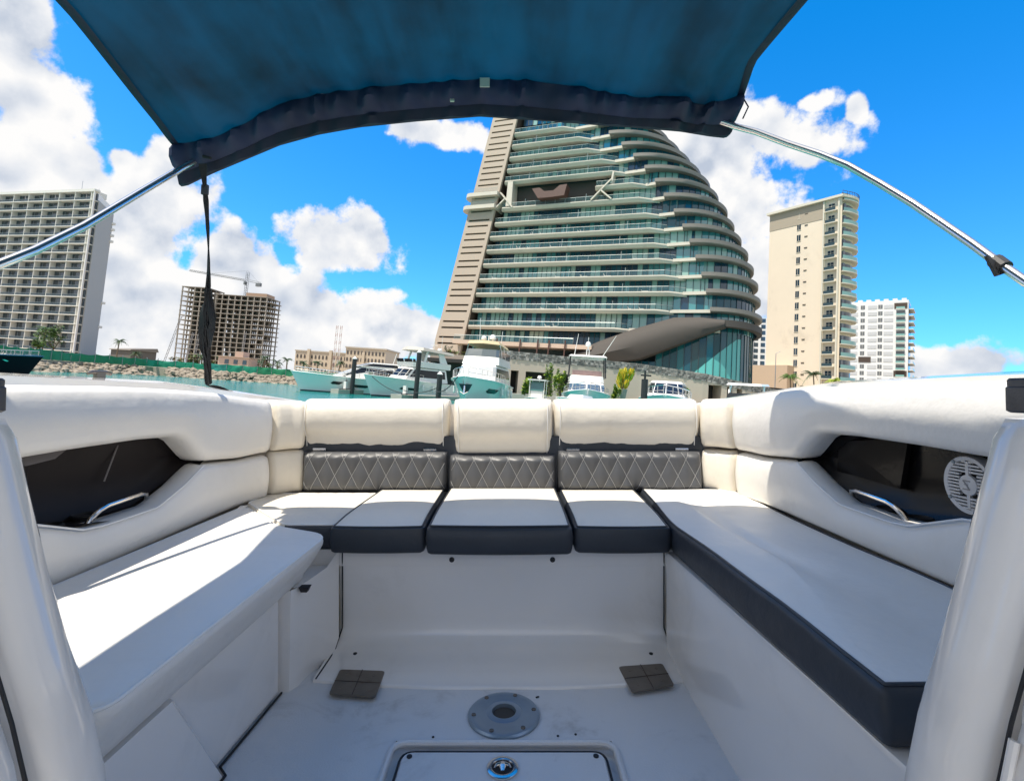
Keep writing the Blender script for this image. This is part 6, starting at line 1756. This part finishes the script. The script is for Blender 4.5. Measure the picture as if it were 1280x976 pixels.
def bimini():
    p0 = (0, 1.2, 2.0)
    t = bthing('bimini_top', 'dark blue canvas sun top stretched over bent steel tubes above the cockpit', 'sun canopy', p0)
    HT = [(-1.345, 2.060), (-1.20, 2.085), (-1.079, 2.137), (-.98, 2.200), (-.917, 2.234), (-.80, 2.266), (-.685, 2.288), (-.418, 2.318), (-.084, 2.344), (.15, 2.335), (.317, 2.312), (.45, 2.285), (.584, 2.262), (.66, 2.266), (.717, 2.270), (.78, 2.248), (.85, 2.232), (.93, 2.25), (1.011, 2.275)]
    HB = [(-1.36, 1.915), (-1.329, 1.92), (-1.26, 1.955), (-1.212, 1.978), (-.943, 2.096), (-.78, 2.143), (-.603, 2.176), (-.363, 2.202), (-.24, 2.212), (-.088, 2.224), (.188, 2.204), (.462, 2.182), (.60, 2.172), (.771, 2.157), (.90, 2.135), (.965, 2.128), (.99, 2.15)]
    rnd = random.Random(2)
    XLf = lambda y: lerp([(-1.2, -1.22), (.6, -1.21), (1.37, -1.22), (1.8, -1.30), (2.05, -1.345)], y)
    XRf = lambda y: lerp([(-1.2, .95), (.6, .97), (1.37, .925), (1.8, .94), (2.05, 1.011)], y)
    # canopy sheet
    n, m_ = 90, 46
    rows = []
    for j in range(m_ + 1):
        y = 2.05 - 2.75 * (j / m_) ** 1.15
        row = []
        u_h = sm(y, 1.2, 2.05)
        for k in range(n + 1):
            s = k / n; x = XLf(y) + (XRf(y) - XLf(y)) * s
            xh = -1.345 + (1.011 + 1.345) * s
            zh = lerp(HT, xh)
            arch = 2.14 + .19 * (1 - abs(2 * s - 1) ** 2.2) + .05 * s
            z = arch + (zh - arch) * u_h
            fl = 1 - .97 * sm(y, 1.86, 2.05)
            z += fl * .010 * math.sin(xh * 23 + 1.5 * noise.noise(Vector((xh * 3, 0, 0)))) * sm(y, 1.5, 2.05) * .8
            z += fl * .020 * noise.noise(Vector((xh * 4.5, y * .8, 3))) + fl * .010 * noise.noise(Vector((xh * 11, y * 1.2, 7)))
            z -= .035 * math.sin(min(1, max(0, (2.05 - y) / 1.45)) * math.pi) * math.sin(s * math.pi)
            row.append((x, y, z))
        rows.append(row)
    b = MB(); b.grid(rows); cv = off(b, p0).build('canopy', CANV, t, True)
    for k, sg in ((0, -1), (n, 1)):
        ed = MB(); rr = []
        for j, row in enumerate(rows):
            x, y, z = row[k]; rr.append([(x - sg * .026, y, z - .003), (x - sg * .012, y, z - .008), (x + sg * .006, y, z - .004), (x + sg * .004, y, z + .006)])
        ed.grid(rr); off(ed, p0).build('edge_binding', HEMD, cv, True)
    # aft pocket (gathered) and the flap that hangs below it
    N = 160
    r1 = []; r2 = []
    for k in range(N + 1):
        s = k / N; x = -1.345 + 2.356 * s
        xb = -1.355 + (.985 + 1.355) * s
        zt, zb = lerp(HT, x), lerp(HB, xb)
        zm = zt + (zb - zt) * (.62 if s < .85 else .62)
        xm = x + (xb - x) * .62
        ga = .060 * (abs(math.sin(x * 27 + 3.5 * noise.noise(Vector((x * 4, 1, 0))))) ** 3 - .4) * (.35 + .65 * abs(noise.noise(Vector((x * 3.1, 5, 0)))) * 2) + .022 * noise.noise(Vector((x * 16, 9, 0)))
        if s > .80:
            ga *= 1.6
        r1.append([(x, 2.052, zt + .014), (x, 2.040 - ga * .3, zt + .001), (x * .7 + xm * .3, 2.035 - ga, zt + (zm - zt) * .3), (x * .4 + xm * .6, 2.040 - ga * 1.1, zt + (zm - zt) * .65), (xm, 2.060 - ga * .7, zm + .004), (xm, 2.085, zm - .010), (xm, 2.11, zm + .006)])
        g2 = .5 * ga + .006 * noise.noise(Vector((x * 9, 2, 4)))
        r2.append([(xm, 2.082, zm + .02), (xm * .5 + xb * .5, 2.094 - g2, zm * .5 + zb * .5), (xb, 2.105 - g2 * .5, zb), (xb, 2.118, zb - .002), (xb, 2.135, zb + .02), (x, 2.12, zt + .012), (x, 2.052, zt + .010)])
    b = MB(); b.grid(r1); off(b, p0).build('hem_pocket', HEMM, t, True)
    b = MB(); b.grid(r2); b.face([b.vert(q) for q in r2[0]]); b.face([b.vert(q) for q in r2[-1]]); off(b, p0).build('hem_flap', HEMD, t, True)
    b = MB(); b.tube([(r[0][0], 2.046, r[0][2] - .004) for r in r1], .0045, 5); off(b, p0).build('hem_seam', HEMD, t, True)
    # pale label sewn on the hem
    b = MB(); b.box(-.082, -.042, 2.012, 2.018, 2.292, 2.330); off(b, p0).build('sewn_label', mat('pale_tag', (.42, .46, .42), .7), t)
    b = MB(); b.box(-.205, -.188, 2.02, 2.03, 2.236, 2.245); off(b, p0).build('snap_button', mat('brass_snap', (.6, .55, .45), .4, metal=.6), t)
    # frame tubes
    right = [(.86, 2.095, 2.204), (.93, 2.088, 2.184), (.985, 2.062, 2.148), (1.053, 2.03, 2.109), (1.149, 1.97, 2.028), (1.23, 1.90, 1.952), (1.288, 1.83, 1.876), (1.336, 1.74, 1.77), (1.372, 1.65, 1.667), (1.392, 1.56, 1.567), (1.397, 1.47, 1.477), (1.397, 1.39, 1.396), (1.397, 1.32, 1.329), (1.44, 1.0, 1.10)]
    mid = [(xh, 2.092, lerp(HT, xh) * .68 + lerp(HB, xh) * .32) for xh in (-1.22, -1.1, -.9, -.7, -.4, 0, .3, .6, .75)]
    left = [(-1.47, .98, 1.09), (-1.335, 1.28, 1.335), (-1.327, 1.45, 1.452), (-1.318, 1.6, 1.572), (-1.308, 1.84, 1.787), (-1.302, 1.95, 1.885), (-1.297, 2.03, 1.957), (-1.27, 2.09, 2.02)]
    b = MB(); b.tube(left + mid + right, .0130, 12); off(b, p0).build('aft_bow_tube', CHROME, t, True)
    for y in (.62, -.65):
        b = MB(); P = []
        for k in range(25):
            s = k / 24; x = XLf(y) + .02 + (XRf(y) - XLf(y) - .04) * s
            j = min(range(len(rows)), key=lambda q: abs(rows[q][0][1] - y)); P.append((x, y, rows[j][round(s * n)][2] + .016))
        P = [(-1.46, .2, 1.1), (-1.30, y * .6 + .1, 1.7)] + P + [(1.28, y * .6 + .1, 1.7), (1.46, .2, 1.1)]
        b.tube(P, .0125, 10); off(b, p0).build('bow_tube', CHROME, t, True)
    # jaw slide with its strap tail on the right-hand tube
    b = MB(); a, c = Vector((1.3975, 1.405, 1.411)), Vector((1.397, 1.378, 1.384)); b.tube([a, c], .020, 12); b.loft([[(1.357, 1.385, 1.420), (1.377, 1.38, 1.362), (1.402, 1.378, 1.371), (1.394, 1.385, 1.398)], [(1.357, 1.395, 1.420), (1.377, 1.39, 1.362), (1.402, 1.388, 1.371), (1.394, 1.395, 1.398)]]); off(b, p0).build('jaw_slide', BLACKP, t)
    b = MB(); b.tube([(1.0, 2.03, 2.165), (1.02, 2.02, 2.21), (1.012, 2.045, 2.262)], .003, 6); off(b, p0).build('corner_cord', HEMD, t)
bimini()
def strap():
    A, Bt = Vector((-1.215, 2.035, 1.955)), Vector((-1.345, 2.37, 1.075))
    p0 = Bt
    t = bthing('hold_down_strap', 'black webbing strap hanging from the canopy corner to the side deck, bunched near its foot', 'strap', p0)
    rnd = random.Random(6)
    W = mat('black_webbing', (0.012, 0.012, 0.014), .8, bump=.001, bscale=200)
    def rib(pts, w, tw0, tw1, th=.003):
        rows = []
        for k, q in enumerate(pts):
            u = k / (len(pts) - 1); a = tw0 + (tw1 - tw0) * u; d = Vector((math.cos(a), math.sin(a) * .8, .1)) * w[k] / 2; nrm = Vector((-math.sin(a), math.cos(a), 0)) * th
            rows.append([q - d - nrm, q + d - nrm, q + d + nrm, q - d + nrm])
        b.loft(rows)
    L = lambda u, dx=0: A.lerp(Bt, u) + Vector((dx + .012 * math.sin(u * 5), 0, 0))
    b = MB(); n = 26; rib([L(.02 + .98 * k / n) for k in range(n + 1)], [.022 - .006 * math.sin(k) ** 2 for k in range(n + 1)], .3, 5.5)
    off(b, p0).build('webbing', W, t, True, 50)
    b = MB(); rib([L(-.02 + .06 * k / 4) for k in range(5)], [.03, .03, .026, .022, .018], .2, .4); b.tube([L(-.03) + Vector((-.01, .02, .03)), L(-.01) + Vector((.03, .0, .035))], .006, 6); off(b, p0).build('strap_loop', W, t)
    b = MB(); q = L(.085); b.box(q.x - .013, q.x + .013, q.y - .006, q.y + .006, q.z - .022, q.z + .018); off(b, p0).build('buckle', BLACKP, t)
    b = MB()
    for j in range(7):
        u0 = .46 + rnd.random() * .10; u1 = .98 + rnd.random() * .02; dx = rnd.uniform(-.022, .022); n = 14
        rib([L(u0 + (u1 - u0) * k / n, dx * math.sin(math.pi * min(1, k / n * 1.3)) + rnd.uniform(-.004, .004) + (.02 * j / 6 - .004) * (k / n) ** 3) for k in range(n + 1)], [.014 + .042 * math.sin(math.pi * min(1, (k + .6) / n)) * rnd.uniform(.7, 1.1) for k in range(n + 1)], rnd.random() * 3, rnd.random() * 6)
    off(b, p0).build('bunched_webbing', W, t, True, 50)
    b = MB(); rib([Bt + Vector((.01 * k, .02 * k, -.006 * k)) for k in range(5)], [.03, .04, .04, .03, .01], .5, 1.5); off(b, p0).build('frayed_tail', W, t)
strap()
